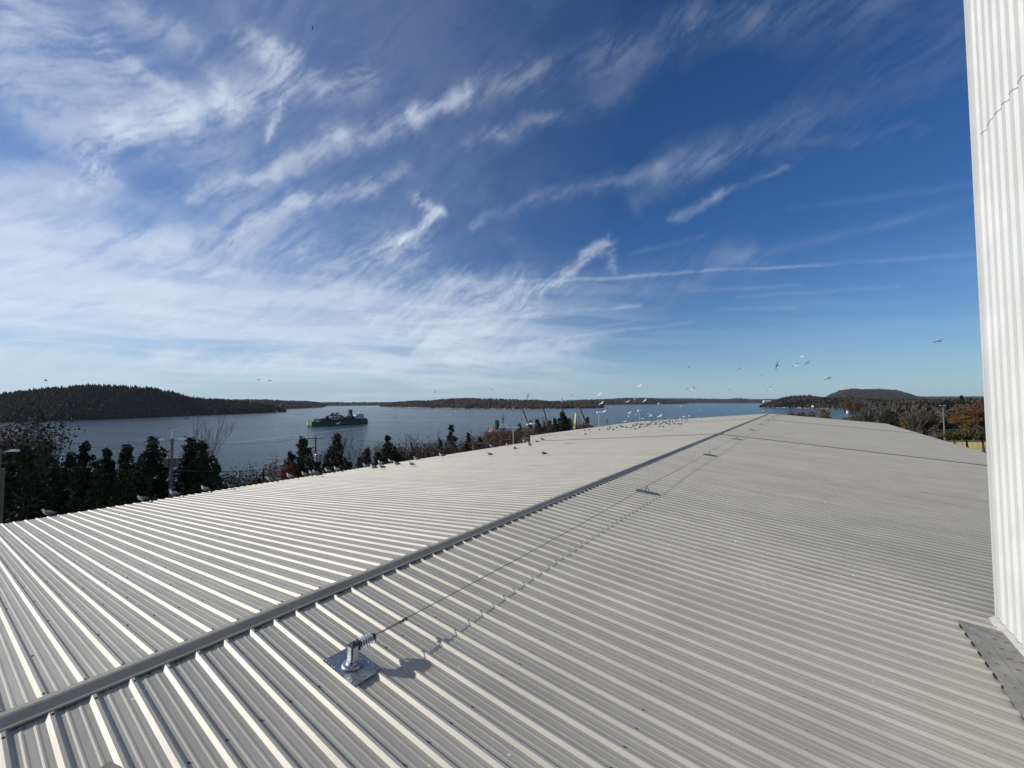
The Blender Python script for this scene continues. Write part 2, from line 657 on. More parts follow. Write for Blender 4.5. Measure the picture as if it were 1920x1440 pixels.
def roof_panel_mesh(y0, y1, sign, nm):
    b = MB()
    vs = []
    for x, z in PROF:
        vs.append((x, sign * y0, z - SL * y0))
        vs.append((x, sign * y1, z - SL * y1))
    fs = []
    for i in range(len(PROF) - 1):
        a, bb, c, d = 2 * i, 2 * i + 1, 2 * i + 3, 2 * i + 2
        fs.append((a, d, c, bb) if sign > 0 else (a, bb, c, d))
    b.add(vs, fs)
    return b.mesh(nm, 'roof_paint')


# deck under the sheets
b = MB()
for sgn, yy in ((1, LY - .15), (-1, RY - .15)):
    b.add([(T0 + .05, 0, -.03), (T1 - .05, 0, -.03), (T1 - .05, sgn * yy, -.03 - SL * yy), (T0 + .05, sgn * yy, -.03 - SL * yy)], [(0, 1, 2, 3) if sgn > 0 else (3, 2, 1, 0)])
b.add([(T_AN + .2, LY - .15, -.03 - SL * (LY - .15)), (T1 - .05, LY - .15, -.03 - SL * (LY - .15)), (T1 - .05, LY2 - .15, -.03 - SL * (LY2 - .15)), (T_AN + .2, LY2 - .15, -.03 - SL * (LY2 - .15))], [(0, 1, 2, 3)])
roof = b.build('roof', 'joint_metal', wh)
mR = roof_panel_mesh(0.02, RY, -1, 'roof_panel')
mL = roof_panel_mesh(0.02, LY, 1, 'roof_panel')
mL2 = roof_panel_mesh(0.02, LY2, 1, 'roof_panel')
for k in range(NP):
    x = T0 + k * 0.9144
    link('roof_panel', mR, roof, (x, 0, 0))
    link('roof_panel', mL if x < T_AN else mL2, roof, (x, 0, 0))

# ridge cap in 3 m lengths, each lapping the next
capsec = [(0.215, 0.012 - SL * .215), (0.212, 0.037 - SL * .21), (0.17, 0.042 - SL * .17), (0.03, 0.078), (0.0, 0.082), (-0.03, 0.076), (-0.135, 0.040 - SL * .135), (-0.168, 0.040 - SL * .168), (-0.170, 0.020 - SL * .17)]
b = MB()
LC = 3.06
b.add([(x, y, z) for y, z in capsec for x in (0, LC)], [(2 * i, 2 * i + 1, 2 * i + 3, 2 * i + 2) for i in range(len(capsec) - 1)])
mc = b.mesh('ridge_cap', 'cap_paint', False)
k = 0
x = T0
while x < T1 - 1:
    o = link('ridge_cap', mc, wh, (x, 0, 0.004 * (k % 2)))
    if x < 45:
        b = MB()
        b.box((x + LC - .03, .09, .062 + .002), (.008, .15, .004))
        b.build('lap_sealant', 'dark_foam', o)
        o.children[0].location = (-x, 0, .008)
    x += LC - 0.06
    k += 1
# foam closures and the litter caught against them
for nm, y, h in (('closure_strip', -0.10, .036), ('closure_strip', 0.14, .036)):
    b = MB()
    b.box(((T0 + T1) / 2, y, h / 2 - SL * abs(y)), (T1 - T0, 0.03, h))
    b.build(nm, 'dark_foam', wh)
b = MB()
for i in range(420):
    t = PH + .02 + 0.3048 * int(RNG.integers(0, 40)) + abs(float(RNG.normal(0, .05))) + .05
    y = -0.15 - abs(float(RNG.normal(0, 0.03)))
    s = float(RNG.uniform(.006, .022))
    b.box((t, y, .006 - SL * abs(y)), (s, s * .5, s * .5), float(RNG.uniform(0, 3)))
tag(b.build('leaf_litter', 'debris', wh), kind='stuff')

# joints across the roof
for tj in (41.0, 77.5):
    for sgn, ymax in ((1, LY if tj < T_AN else LY2), (-1, RY)):
        b = MB()
        y0, y1 = .2, ymax
        hh = 0.075
        b.add([(tj - .05, sgn * y0, .0 - SL * y0), (tj - .04, sgn * y0, hh - SL * y0), (tj + .04, sgn * y0, hh - SL * y0), (tj + .05, sgn * y0, -SL * y0),
               (tj - .05, sgn * y1, .0 - SL * y1), (tj - .04, sgn * y1, hh - SL * y1), (tj + .04, sgn * y1, hh - SL * y1), (tj + .05, sgn * y1, -SL * y1)],
              [(0, 1, 5, 4), (1, 2, 6, 5), (2, 3, 7, 6), (0, 3, 2, 1), (4, 5, 6, 7)])
        b.build('joint_cover', 'joint_metal', wh)
    b = MB()
    b.box((tj - .1, 0.02, .07), (.5, .42, .04))
    b.build('joint_saddle', 'cap_paint', wh)

# patched seams seen as short dark strokes along the ribs
for (x1, y1, x2, y2, side) in ((1443, 818, 1481, 823, 1), (1310, 803.2, 1326, 803.0, -1), (1340, 795.5, 1357, 795.3, -1), (1236, 809, 1262, 807.5, -1), (1200, 811.6, 1215, 811, -1), (1058, 831.6, 1072, 831, -1), (1703, 905, 1770, 947, 1)):
    ta, wa = hit(x1, y1, side)
    tb, wb = hit(x2, y2, side)
    b = MB()
    tm = (ta + tb) / 2
    wd = .02 if y1 > 850 else .05
    ya, yb = -(wa + RX), -(wb + RX)
    b.add([(tm - wd, ya, .034 - SL * abs(ya)), (tm + wd, ya, .034 - SL * abs(ya)), (tm + wd, yb, .034 - SL * abs(yb)), (tm - wd, yb, .034 - SL * abs(yb)),
           (tm - wd, ya, .05 - SL * abs(ya)), (tm + wd, ya, .05 - SL * abs(ya)), (tm + wd, yb, .05 - SL * abs(yb)), (tm - wd, yb, .05 - SL * abs(yb))],
          [(4, 5, 6, 7), (0, 1, 5, 4), (1, 2, 6, 5), (2, 3, 7, 6), (3, 0, 4, 7)])
    b.build('sealant_strip', 'joint_metal', wh)

# roof screws: a row on every purlin, one beside each rib
V, Fq = [], []
tri = np.array([[math.cos(a), math.sin(a)] for a in np.arange(5) * 2 * math.pi / 5])
for sgn, ymax in ((1, LY), (-1, RY)):
    for iy in range(13):
        y = .26 + iy * 1.52
        if y > ymax:
            break
        for k in range(-6, 118):
            x = PH + .3048 * k + (.052 if iy else .0) + random.uniform(-.006, .006)
            yy = y + random.uniform(-.03, .03)
            if random.random() < .06:
                continue
            zb = (-.001 if iy else .031) - SL * yy
            o = len(V)
            for rr_, hz in ((.014, 0), (.010, .011)):
                for cx, cy in tri:
                    V.append((x + cx * rr_, sgn * yy + cy * rr_, zb + hz))
            for j in range(5):
                j2 = (j + 1) % 5
                Fq.append((o + j, o + j2, o + 5 + j2, o + 5 + j))
            Fq.append((o + 5, o + 6, o + 7, o + 8))
            Fq.append((o + 5, o + 8, o + 9, o + 5)) if False else None
Fq = [f for f in Fq if f]
tag(link('roof_screws', fast_mesh('roof_screws', V, Fq, ['screw_dark']), wh), kind='stuff')

# gable trim at the far end and eave trims
for nm, pts in (('eave_trim', [(T0, LY, 0), (T_AN, LY, 0)]), ('eave_trim', [(T_AN, LY2, 0), (T1, LY2, 0)]), ('eave_trim', [(T0, -RY, 0), (T1, -RY, 0)])):
    (xa, ya, _), (xb, yb, _) = pts
    b = MB()
    b.box(((xa + xb) / 2, ya + (.012 if ya > 0 else -.012), -SL * abs(ya) - .09), (xb - xa, .02, .16))
    b.build(nm, 'roof_paint', wh)
for sgn, ymax in ((1, LY2), (-1, RY)):
    b = MB()
    b.add([(T1 + .03, 0, .05), (T1 + .13, 0, .05), (T1 + .13, sgn * ymax, .05 - SL * ymax), (T1 + .03, sgn * ymax, .05 - SL * ymax),
           (T1 + .13, 0, -.15), (T1 + .13, sgn * ymax, -.15 - SL * ymax)], [(0, 1, 2, 3), (1, 4, 5, 2)])
    b.build('gable_trim', 'white_trim', wh)


def ribwall(p0, p1, zb0, zb1, zt0, zt1, outward):
    """vertical ribbed sheet from p0 to p1 (local xy), ribs standing out"""
    L_ = math.hypot(p1[0] - p0[0], p1[1] - p0[1])
    ux, uy = (p1[0] - p0[0]) / L_, (p1[1] - p0[1]) / L_
    b = MB()
    pr = []
    s = 0.0
    while s < L_ - .3:
        for dx, dz in ((0, 0), (.22, 0), (.245, .032), (.28, .032), (.3048, 0)):
            pr.append((s + dx, dz))
        s += .3048
    pr.append((L_, 0))
    vs = []
    for q, dz in pr:
        k = q / L_
        x, y = p0[0] + ux * q + outward[0] * dz, p0[1] + uy * q + outward[1] * dz
        vs += [(x, y, zb0 + (zb1 - zb0) * k), (x, y, zt0 + (zt1 - zt0) * k)]
    b.add(vs, [(2 * i, 2 * i + 2, 2 * i + 3, 2 * i + 1) for i in range(len(pr) - 1)])
    return b


gz = GROUND_Z - ORIG.z
zr = -SL * RY - .1
zl = -SL * LY - .1
zl2 = -SL * LY2 - .1
ribwall((T0, LY - .3), (T_AN, LY - .3), gz - 4, gz - 4, zl, zl, (0, 1)).build('wall', 'white_panel', wh)
ribwall((T_AN + .15, LY2 - .3), (T1 - .1, LY2 - .3), gz - 6, gz - 6, zl2, zl2, (0, 1)).build('wall', 'white_panel', wh)
ribwall((T_AN - .02, LY2 - .05), (T_AN - .02, LY - .28), gz - 6, gz - 6, zl2 + .12, zl + .12, (-1, 0)).build('wall', 'white_panel', wh)
ribwall((T0, -RY + .3), (T1 - .1, -RY + .3), gz - 1, gz - 1, zr, zr, (0, -1)).build('wall', 'white_panel', wh)
ribwall((T1 - .1, 0), (T1 - .1, LY2 - .3), gz - 3, gz - 3, -.06, zl2, (1, 0)).build('wall', 'white_panel', wh)
ribwall((T1 - .1, 0), (T1 - .1, -RY + .3), gz - 3, gz - 3, -.06, zr, (1, 0)).build('wall', 'white_panel', wh)
b = MB()
b.add([(T_AN - .06, LY2 + .02, -SL * LY2 + .06), (T_AN - .06, LY - .2, -SL * LY + .06), (T_AN - .06, LY - .2, -SL * LY - .05), (T_AN - .06, LY2 + .02, -SL * LY2 - .05),
       (T_AN + .08, LY2 + .02, -SL * LY2 + .06), (T_AN + .08, LY - .2, -SL * LY + .06)], [(0, 1, 2, 3), (0, 4, 5, 1)])
b.build('gable_trim', 'white_trim', wh)

# loose sheet lying on the roof, bottom left
t_, w_ = hit(172, 1462)
ps = thing('sheet_offcut', 'pale grey flat metal offcut lying on the ribs, bottom left corner', 'metal sheet', RT(t_, w_, .004), ROT)
b = MB()
b.box((0.0, -.16, .012 + SL * .0), (.30, .42, .004))
b.build('sheet', 'flash_grey', ps)
b = MB()
b.box((-.147, -.16, .022), (.006, .42, .016))
b.build('folded_edge', 'flash_grey', ps)
ps.rotation_euler = (R(-2.5), 0, ROT + .28)
ps.rotation_euler.x = 0.087

# ------------------------------------------------------------------ tower beside the roof
TT, TW = 10.86, 8.90
tw_base = RT(TT, TW, -.03)
tower = thing('tower', 'tall white ribbed metal tower rising at the right edge of the roof', 'tower', tw_base, ROT)
TH = 27.0


def wall_panel_mesh():
    b = MB()
    vs = []
    for x, z in PROF:
        vs += [(-x, z, 0.0), (-x, z, TH)]
    b.add(vs, [(2 * i, 2 * i + 1, 2 * i + 3, 2 * i + 2) for i in range(len(PROF) - 1)])
    return b.mesh('wall_panel', 'white_panel')


PROF = [(k_ * .3048 + a_, z_) for k_ in range(3) for a_, z_ in ((0, 0), (.10, 0), (.135, .030), (.265, .030))] + [(.9144, 0)]
mw = wall_panel_mesh()
b = MB()
b.add([q for x, z in PROF for q in ((z, -x, 0.0), (z, -x, TH))], [(2 * i, 2 * i + 2, 2 * i + 3, 2 * i + 1) for i in range(len(PROF) - 1)])
mw2 = b.mesh('wall_panel', 'white_panel')
for k in range(10):
    link('wall_panel', mw, tower, (-.02 - k * .9144, 0, -.15))
for k in range(8):
    link('wall_panel', mw2, tower, (0.0, -.03 - k * .9144, -.85))
b = MB()
b.box((-.035, .018, TH / 2 - .15), (.07, .045, TH))
b.build('corner_trim', 'white_panel', tower)
b = MB()
b.box((-4.6, -3.8, TH / 2 - .9), (9.1, 7.3, TH))
b.build('core', 'white_trim', tower)
b = MB()
b.box((-4.6, -3.8, TH - .1), (9.6, 7.8, .3))
b.build('parapet', 'white_trim', tower)
# foot flashing: sloping skirt, kick plate and aprons lapped over the roof ribs
b = MB()
L_ = 8.5
b.add([(.0, .036, .10), (-L_, .036, .10), (-L_, .05, .098), (.0, .05, .098), (.03, .115, .03), (-L_, .115, .03), (.03, .118, .012), (-L_, .118, .012)],
      [(0, 1, 2, 3), (3, 2, 5, 4), (4, 5, 7, 6)])
sk = b.build('skirt', 'white_trim', tower)
for k in range(28):
    bb = MB()
    bb.box((-.15 - k * .3048, .042, .108), (.12, .022, .018))
    bb.build('skirt_clip', 'white_panel', tower)


def apron(w0, w1, t0, t1, a, nm):
    b = MB()
    vs = []
    for t, w in ((t0, w0), (t1, w0), (t1, w1), (t0, w1)):
        p = RT(t, w, a) - tw_base
        x, y = p.dot(dv), -p.dot(nv)
        vs.append((x, y, p.z))
    vs += [(x, y, z - .003) for x, y, z in vs]
    b.add(vs, [(3, 2, 1, 0), (0, 1, 5, 4), (1, 2, 6, 5), (2, 3, 7, 6), (3, 0, 4, 7)])
    return b.build(nm, 'flash_grey', tower)


apron(8.29, 8.84, 8.22, 10.34, .007, 'apron_flashing')
apron(8.27, 8.84, 4.6, 8.26, .004, 'apron_flashing')
apron(8.52, 8.85, 4.6, 10.33, .013, 'apron_flashing')
# dark foam ends show beside each rib along the apron edge; screws hold the aprons down
for k in range(16):
    tr_ = PH + .3048 * (32 - k)
    if tr_ > 10.3:
        continue
    p = RT(tr_ - .078, 8.278, -.016) - tw_base
    x_, y_ = p.dot(dv), -p.dot(nv)
    bb = MB()
    bb.add([(x_ - .05, y_, p.z - .014), (x_ + .045, y_, p.z - .014), (x_ + .045, y_, p.z + .016), (x_ - .05, y_ - .03, p.z - .014), (x_ + .045, y_ - .03, p.z - .014), (x_ + .045, y_ - .03, p.z + .016)],
           [(0, 1, 2), (5, 4, 3), (0, 3, 4, 1), (1, 4, 5, 2), (2, 5, 3, 0)])
    bb.build('closure', 'dark_foam', tower)
    for w_, ln_ in ((8.40, .02), (8.60, .05), (8.73, .06)):
        p = RT(tr_ - .02, w_, .018) - tw_base
        bb = MB()
        bb.box((p.dot(dv), -p.dot(nv), p.z), (.018, ln_, .008))
        bb.build('fastener', 'joint_metal', tower)

# a cable's shadow on the tower ribs, modelled as a thin dark tube
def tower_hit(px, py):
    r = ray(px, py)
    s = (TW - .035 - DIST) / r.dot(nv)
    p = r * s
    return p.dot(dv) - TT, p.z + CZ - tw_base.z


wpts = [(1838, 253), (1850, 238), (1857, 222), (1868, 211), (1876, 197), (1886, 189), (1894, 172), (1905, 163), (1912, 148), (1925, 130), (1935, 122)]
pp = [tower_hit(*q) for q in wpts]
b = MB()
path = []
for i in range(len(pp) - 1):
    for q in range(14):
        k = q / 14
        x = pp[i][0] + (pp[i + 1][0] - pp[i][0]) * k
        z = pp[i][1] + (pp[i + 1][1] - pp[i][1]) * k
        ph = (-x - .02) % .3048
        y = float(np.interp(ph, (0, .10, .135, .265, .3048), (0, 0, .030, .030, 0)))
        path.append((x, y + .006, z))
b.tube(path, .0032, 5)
o = b.build('cable_shadow', 'joint_metal', None, loc=tw_base, rz=ROT)
tag(o, 'thin dark modelled cable shadow running diagonally over the ribs of the white tower', 'wire')

# ------------------------------------------------------------------ lifeline along the roof
WA = 1.64
SLANG = math.atan(SL)


def on_roof(name, label, cat, t, w, a=0.0, group=None):
    o = thing(name, label, cat, RT(t, w, a), 0, group)
    # local x = along the ridge, y = up the slope, z = roof normal
    x = dv
    z = (Vector((0, 0, 1)) + nv * SL * (1 if w > 0 else -1)).normalized()
    y = z.cross(x)
    o.rotation_euler = Matrix((x, y, z)).transposed().to_euler()
    return o


an = on_roof('lifeline_anchor', 'galvanised post on a square base plate with ribbed shock absorber, nearest on the roof', 'roof anchor', 3.06, WA)
b = MB()
b.box((0, 0, .006), (.37, .66, .006))
b.build('base_plate', 'galvanised', an)
for sx in (-1, 1):
    for j in (-5, -4, -3, -2, 2, 3, 4, 5):
        bb = MB()
        bb.tube([(sx * .155, j * .058, .009), (sx * .155, j * .058, .017)], [.009, .007], 6)
        bb.build('rivet', 'galv_bright', an)
b = MB()
prof = [(.125, .009), (.122, .022), (.112, .034), (.095, .040), (.07, .044), (.066, .06), (.05, .066)]
b.rings([[(r * math.cos(2 * math.pi * j / 28), r * math.sin(2 * math.pi * j / 28), z) for j in range(28)] for r, z in prof])
b.build('dome_base', 'galvanised', an, True)
b = MB()
b.box((0, 0, .15), (.088, .088, .20))
po = b.build('post', 'galv_bright', an)
b = MB()
b.box((-.041, -.041, .15), (.018, .018, .204))
b.build('post_seam', 'steel_dark', po)
b = MB()
b.box((0, 0, .256), (.10, .10, .014))
b.box((.01, .01, .268), (.07, .06, .014))
b.tube([(0, 0, .27), (0, 0, .288)], .018, 6)
b.build('post_head', 'steel_dark', an)
b = MB()
b.tube([(.04, 0, .225), (.30, 0, .225)], .032, 8)
arm = b.build('absorber_rod', 'steel_dark', an)
for k in range(6):
    bb = MB()
    bb.box((.072 + k * .034, 0, .225), (.015, .088, .105))
    bb.build('absorber_fin', 'galv_bright' if k else 'steel_dark', arm)
b = MB()
b.box((.285, 0, .225), (.05, .06, .05))
b.box((.31, 0, .195), (.03, .03, .07))
b.tube([(.29, -.04, .235), (.29, .04, .235)], .014, 8)
b.build('shackle', 'steel_dark', arm)
b = MB()
b.box((.30, .0, .165), (.006, .05, .07))
b.build('tag_plate', 'galv_bright', arm)

A_C = .215
tl = [14.6 + 11.83 * i for i in range(8)]
ordn = ['second', 'third', 'fourth', 'fifth', 'sixth', 'seventh', 'eighth', 'ninth']
proto = on_roof('lifeline_bracket', 'galvanised bracket plate carrying the lifeline, second support from the near post', 'roof bracket', tl[0], WA, 0.0, 'lifeline brackets along the ridge')
b = MB()
b.add([(-.16, -.34, .004), (-.09, -.34, .030), (.09, -.34, .030), (.16, -.34, .004), (-.16, .34, .004), (-.09, .34, .030), (.09, .34, .030), (.16, .34, .004)],
      [(0, 1, 5, 4), (1, 2, 6, 5), (2, 3, 7, 6), (0, 3, 2, 1), (4, 5, 6, 7)])
b.build('plate', 'galvanised', proto)
b = MB()
b.tube([(0, -.055, .03), (0, -.055, .12), (0, -.035, .145), (0, .035, .145), (0, .055, .12), (0, .055, .03)], .011, 6)
b.build('loop', 'steel_dark', proto)
b = MB()
b.box((0, 0, .175), (.05, .018, .07))
b.tube([(-.06, 0, A_C), (.06, 0, A_C)], .014, 6)
b.build('cable_guide', 'galvanised', proto)
for i in range(1, 8):
    dup(proto, RT(tl[i], WA, 0), None, 'galvanised bracket plate carrying the lifeline, %s support from the near post' % ordn[i])
end = dup(an, RT(103.0, WA, 0), None, 'galvanised end post of the lifeline at the far end of the ridge')
zax = (Vector((0, 0, 1)) + nv * SL).normalized()
end.rotation_euler = Matrix((-dv, zax.cross(-dv), zax)).transposed().to_euler()

b = MB()
pts = []
sup = [3.06 + .32] + tl + [103 - .32]
for i in range(len(sup) - 1):
    for q in range(8):
        k = q / 8
        t = sup[i] + (sup[i + 1] - sup[i]) * k
        pts.append(RT(t, WA, A_C + .005 - .055 * 4 * k * (1 - k)))
pts.append(RT(sup[-1], WA, A_C))
b.tube(pts, .0055, 6)
cab = b.build('lifeline_cable', 'cable_steel')
tag(cab, 'thin steel safety cable stretched along the ridge from post to post', 'cable')
for k in range(3):
    b = MB()
    p = RT(3.80 + k * .05, WA, A_C - .018)
    b.tube([p + nv * .012 + Vector((0, 0, .02)), p + nv * .014 + Vector((0, 0, -.02)), p - nv * .014 + Vector((0, 0, -.02)), p - nv * .012 + Vector((0, 0, .02))], .005, 5)
    b.box(tuple(p + Vector((0, 0, .012))), (.03, .03, .02), ROT)
    b.build('cable_clamp', 'steel_dark', cab)
b = MB()
b.tube([RT(3.5, WA, A_C - .012), RT(3.8, WA, A_C - .02), RT(3.93, WA, A_C - .03)], .005, 5)
b.build('cable_tail', 'steel_dark', cab)

# ------------------------------------------------------------------ water
def water_mat():
    m = bpy.data.materials.new('water')
    m.use_nodes = True
    t = m.node_tree
    b = t.nodes['Principled BSDF']
    tc = N(t, 'ShaderNodeTexCoord').outputs['Object']
    b.inputs['Base Color'].default_value = (0.014, 0.040, 0.062, 1)
    b.inputs['Roughness'].default_value = 0.16
    b.inputs['IOR'].default_value = 1.33
    mp = N(t, 'ShaderNodeMapping')
    mp.inputs['Rotation'].default_value = (0, 0, R(25))
    mp.inputs['Scale'].default_value = (1, 2.2, 1)
    L(t, tc, mp.inputs['Vector'])
    a = NOISE(mp.outputs[0], 0.35, 6, 0.62, 0.3, tree=t)
    c = NOISE(mp.outputs[0], 0.06, 4, 0.6, 0.3, tree=t)
    # slicks and gust patches: how rough the surface is differs from place to place
    mp2 = N(t, 'ShaderNodeMapping')
    mp2.inputs['Scale'].default_value = (0.0016, 0.009, 1)
    mp2.inputs['Rotation'].default_value = (0, 0, R(-14))
    L(t, tc, mp2.inputs['Vector'])
    g = NOISE(mp2.outputs[0], 1.0, 5, 0.6, 0.6, tree=t)
    st = MR(g, 0.35, 0.7, 0.75, 1.25, tree=t)
    bp = N(t, 'ShaderNodeBump')
    bp.inputs['Distance'].default_value = 1.6
    L(t, M('MULTIPLY', st, 0.8, tree=t), bp.inputs['Strength'])
    L(t, M('ADD', a, M('MULTIPLY', c, 1.5, tree=t), tree=t), bp.inputs['Height'])
    L(t, bp.outputs[0], b.inputs['Normal'])
    MATS['water'] = m


water_mat()
b = MB()
b.add([(-14000, -600, 0), (14000, -600, 0), (14000, 16000, 0), (-14000, 16000, 0)], [(0, 1, 2, 3)])
tag(b.build('water', 'water'), kind='structure')

# wakes: gently raised strips of smoothed water
mat('wake_water', (0.10, 0.13, 0.15), 0.3, 0, 0.2, 0.05)
for pts, wd, lab in (
        ([(400, 833, 0), (480, 825, 0), (560, 815, 0), (640, 806, 0), (700, 799, 0), (760, 794, 0)], 2.6, 'long pale wake line curving across the water below the green ship'),
        ([(690, 792.5, 0), (760, 790, 0), (850, 788, 0)], 1.6, 'faint pale wake streaming right from the stern of the green ship'),
        ([(1135, 764.5, 0), (1150, 764.7, 0), (1180, 764.5, 0)], 5.0, 'pale tide streak off the tip of the wooded point')):
    P3 = []
    for (x, y, _) in pts:
        p = P(x, y, Dw(x, y))
        P3.append(Vector((p.x, p.y, 0)))
    b = MB()
    vs, n_ = [], len(P3)
    for i, p in enumerate(P3):
        d_ = (P3[min(i + 1, n_ - 1)] - P3[max(i - 1, 0)]).normalized()
        s_ = Vector((-d_.y, d_.x, 0))
        k = wd * (0.25 if i in (0, n_ - 1) else 1)
        vs += [p - s_ * k + Vector((0, 0, .01)), p + Vector((0, 0, .12)), p + s_ * k + Vector((0, 0, .01))]
    fs = []
    for i in range(n_ - 1):
        for j in range(2):
            fs.append((3 * i + j, 3 * i + 3 + j, 3 * i + 4 + j, 3 * i + 1 + j))
    b.add(vs, fs)
    tag(b.build('wake', 'wake_water', None, True), kind='structure')

# ------------------------------------------------------------------ near land
def XY(t, w):
    p = dv * t + nv * (w - DIST)
    return (p.x, p.y)


SHORE = [XY(-520, -125), XY(-100, -125), XY(60, -122), XY(140, -128), XY(210, -120), XY(262, -70), XY(268, -10), (260, 380), (420, 560), (600, 700), (930, 1010), (1020, 1260), (1400, 1500), (2200, 1800), (4200, 2600), (4200, -560), XY(-520, 300)]
SH = np.array(SHORE)


def shore_dist(x, y):
    x = np.asarray(x, float)
    y = np.asarray(y, float)
    best = np.full(x.shape, 1e9)
    ins = np.zeros(x.shape, bool)
    n_ = len(SH)
    for i in range(n_):
        ax, ay = SH[i]
        bx, by = SH[(i + 1) % n_]
        dx, dy = bx - ax, by - ay
        h = np.clip(((x - ax) * dx + (y - ay) * dy) / (dx * dx + dy * dy), 0, 1)
        best = np.minimum(best, np.hypot(x - ax - h * dx, y - ay - h * dy))
        c = ((ay > y) != (by > y)) & (x < (bx - ax) * (y - ay) / (by - ay + 1e-9) + ax)
        ins ^= c
    return np.where(ins, best, -best)


def ground_z(x, y):
    x = np.asarray(x, float)
    y = np.asarray(y, float)
    sdv = shore_dist(x, y)
    t = x * dv.x + y * dv.y
    w = x * nv.x + y * nv.y + DIST
    z = np.minimum(GROUND_Z, sdv * 0.29 - 1.2)
    far = np.clip((np.hypot(x, y) - 180) / 500, 0, 1)
    flat = np.minimum(1, np.maximum(0, sdv) / 120)
    z = z - far * flat * (10 - 16 * vnoise(x, y, 330, 3)) + far * flat * 4 * vnoise(x, y, 90, 5)
    return np.maximum(z, -4)


mat('grass_ground', (0.075, 0.075, 0.035), 0.95, 0, 0.45, 0.05, 0.4, 2.0)
gx = np.concatenate([np.linspace(-500, -100, 30), np.linspace(-92, 300, 72), np.linspace(315, 1200, 50), np.linspace(1260, 4100, 36)])
gy = np.concatenate([np.linspace(-540, -60, 24), np.linspace(-52, 330, 70), np.linspace(345, 1400, 60), np.linspace(1440, 2600, 22)])
GX, GY = np.meshgrid(gx, gy)
GZ = ground_z(GX, GY)
V = np.stack([GX.ravel(), GY.ravel(), GZ.ravel()], 1)
nx = len(gx)
idx = np.arange(len(V)).reshape(len(gy), nx)
Fc = np.stack([idx[:-1, :-1].ravel(), idx[:-1, 1:].ravel(), idx[1:, 1:].ravel(), idx[1:, :-1].ravel()], 1)
keep = GZ.ravel()[Fc].max(1) > -3.5
tag(link('ground', fast_mesh('ground', V, Fc[keep], ['grass_ground'], smooth=True)), kind='structure')


def gzp(x, y):
    return float(ground_z(np.array([x]), np.array([y]))[0])


# ------------------------------------------------------------------ wooded shores
AUT = [(0.0, (0.05, 0.045, 0.04)), (0.35, (0.062, 0.05, 0.042)), (0.55, (0.075, 0.055, 0.042)), (0.75, (0.085, 0.055, 0.034)), (0.86, (0.06, 0.052, 0.044)), (0.96, (0.13, 0.075, 0.032)), (1.0, (0.06, 0.055, 0.048))]
GRN = [(0.0, (0.0035, 0.007, 0.007)), (0.5, (0.0055, 0.0095, 0.008)), (1.0, (0.010, 0.015, 0.009))]
mat('autumn_crowns', (1, 1, 1), 0.9, 0, 0.25, 0.3, island=AUT, spec=0.1)
mat('conifer_crowns', (1, 1, 1), 0.9, 0, 0.25, 0.3, island=GRN, spec=0.1)
mat('hill_soil', (0.02, 0.018, 0.014), 0.95, 0, 0.3, 0.02)
mat('beach', (0.26, 0.24, 0.21), 0.9, 0, 0.2, 0.05)


def crown_templates(fine):
    con, dec = [], []
    n_ = 7 if fine else 5
    tiers = ((0.05, 0.16), (0.12, .27), (0.42, .17), (0.40, 0.21), (0.72, 0.085), (0.70, .11)) if fine else ((0.06, .2), (0.14, .26), (0.5, .15), (0.75, .09))
    for s in range(5):
        rg = np.random.default_rng(100 + s)
        v = []
        for z, r in tiers:
            for j in range(n_):
                a = 2 * math.pi * (j + rg.uniform(-.3, .3)) / n_
                rr_ = r * rg.uniform(.7, 1.3)
                v.append((rr_ * math.cos(a), rr_ * math.sin(a), z + rg.uniform(-.04, .04)))
        v.append((0, 0, 1.0))
        f = []
        nt_ = len(tiers)
        for i in range(nt_ - 1):
            for j in range(n_):
                k = (j + 1) % n_
                f += [(i * n_ + j, i * n_ + k, (i + 1) * n_ + k), (i * n_ + j, (i + 1) * n_ + k, (i + 1) * n_ + j)]
        for j in range(n_):
            f.append(((nt_ - 1) * n_ + j, (nt_ - 1) * n_ + (j + 1) % n_, nt_ * n_))
        con.append((np.array(v), np.array(f)))
    bm = bmesh.new()
    bmesh.ops.create_icosphere(bm, subdivisions=2 if fine else 1, radius=1)
    bv = np.array([q.co[:] for q in bm.verts])
    bf = np.array([[q.index for q in fc.verts] for fc in bm.faces])
    bm.free()
    for s in range(6):
        rg = np.random.default_rng(200 + s)
        v = bv * rg.uniform(.62, 1.22, (len(bv), 1))
        v = v * np.array([.42, .42, .42]) + np.array([0, 0, .58])
        dec.append((v, bf))
    return con, dec


FINE, COARSE = crown_templates(True), crown_templates(False)


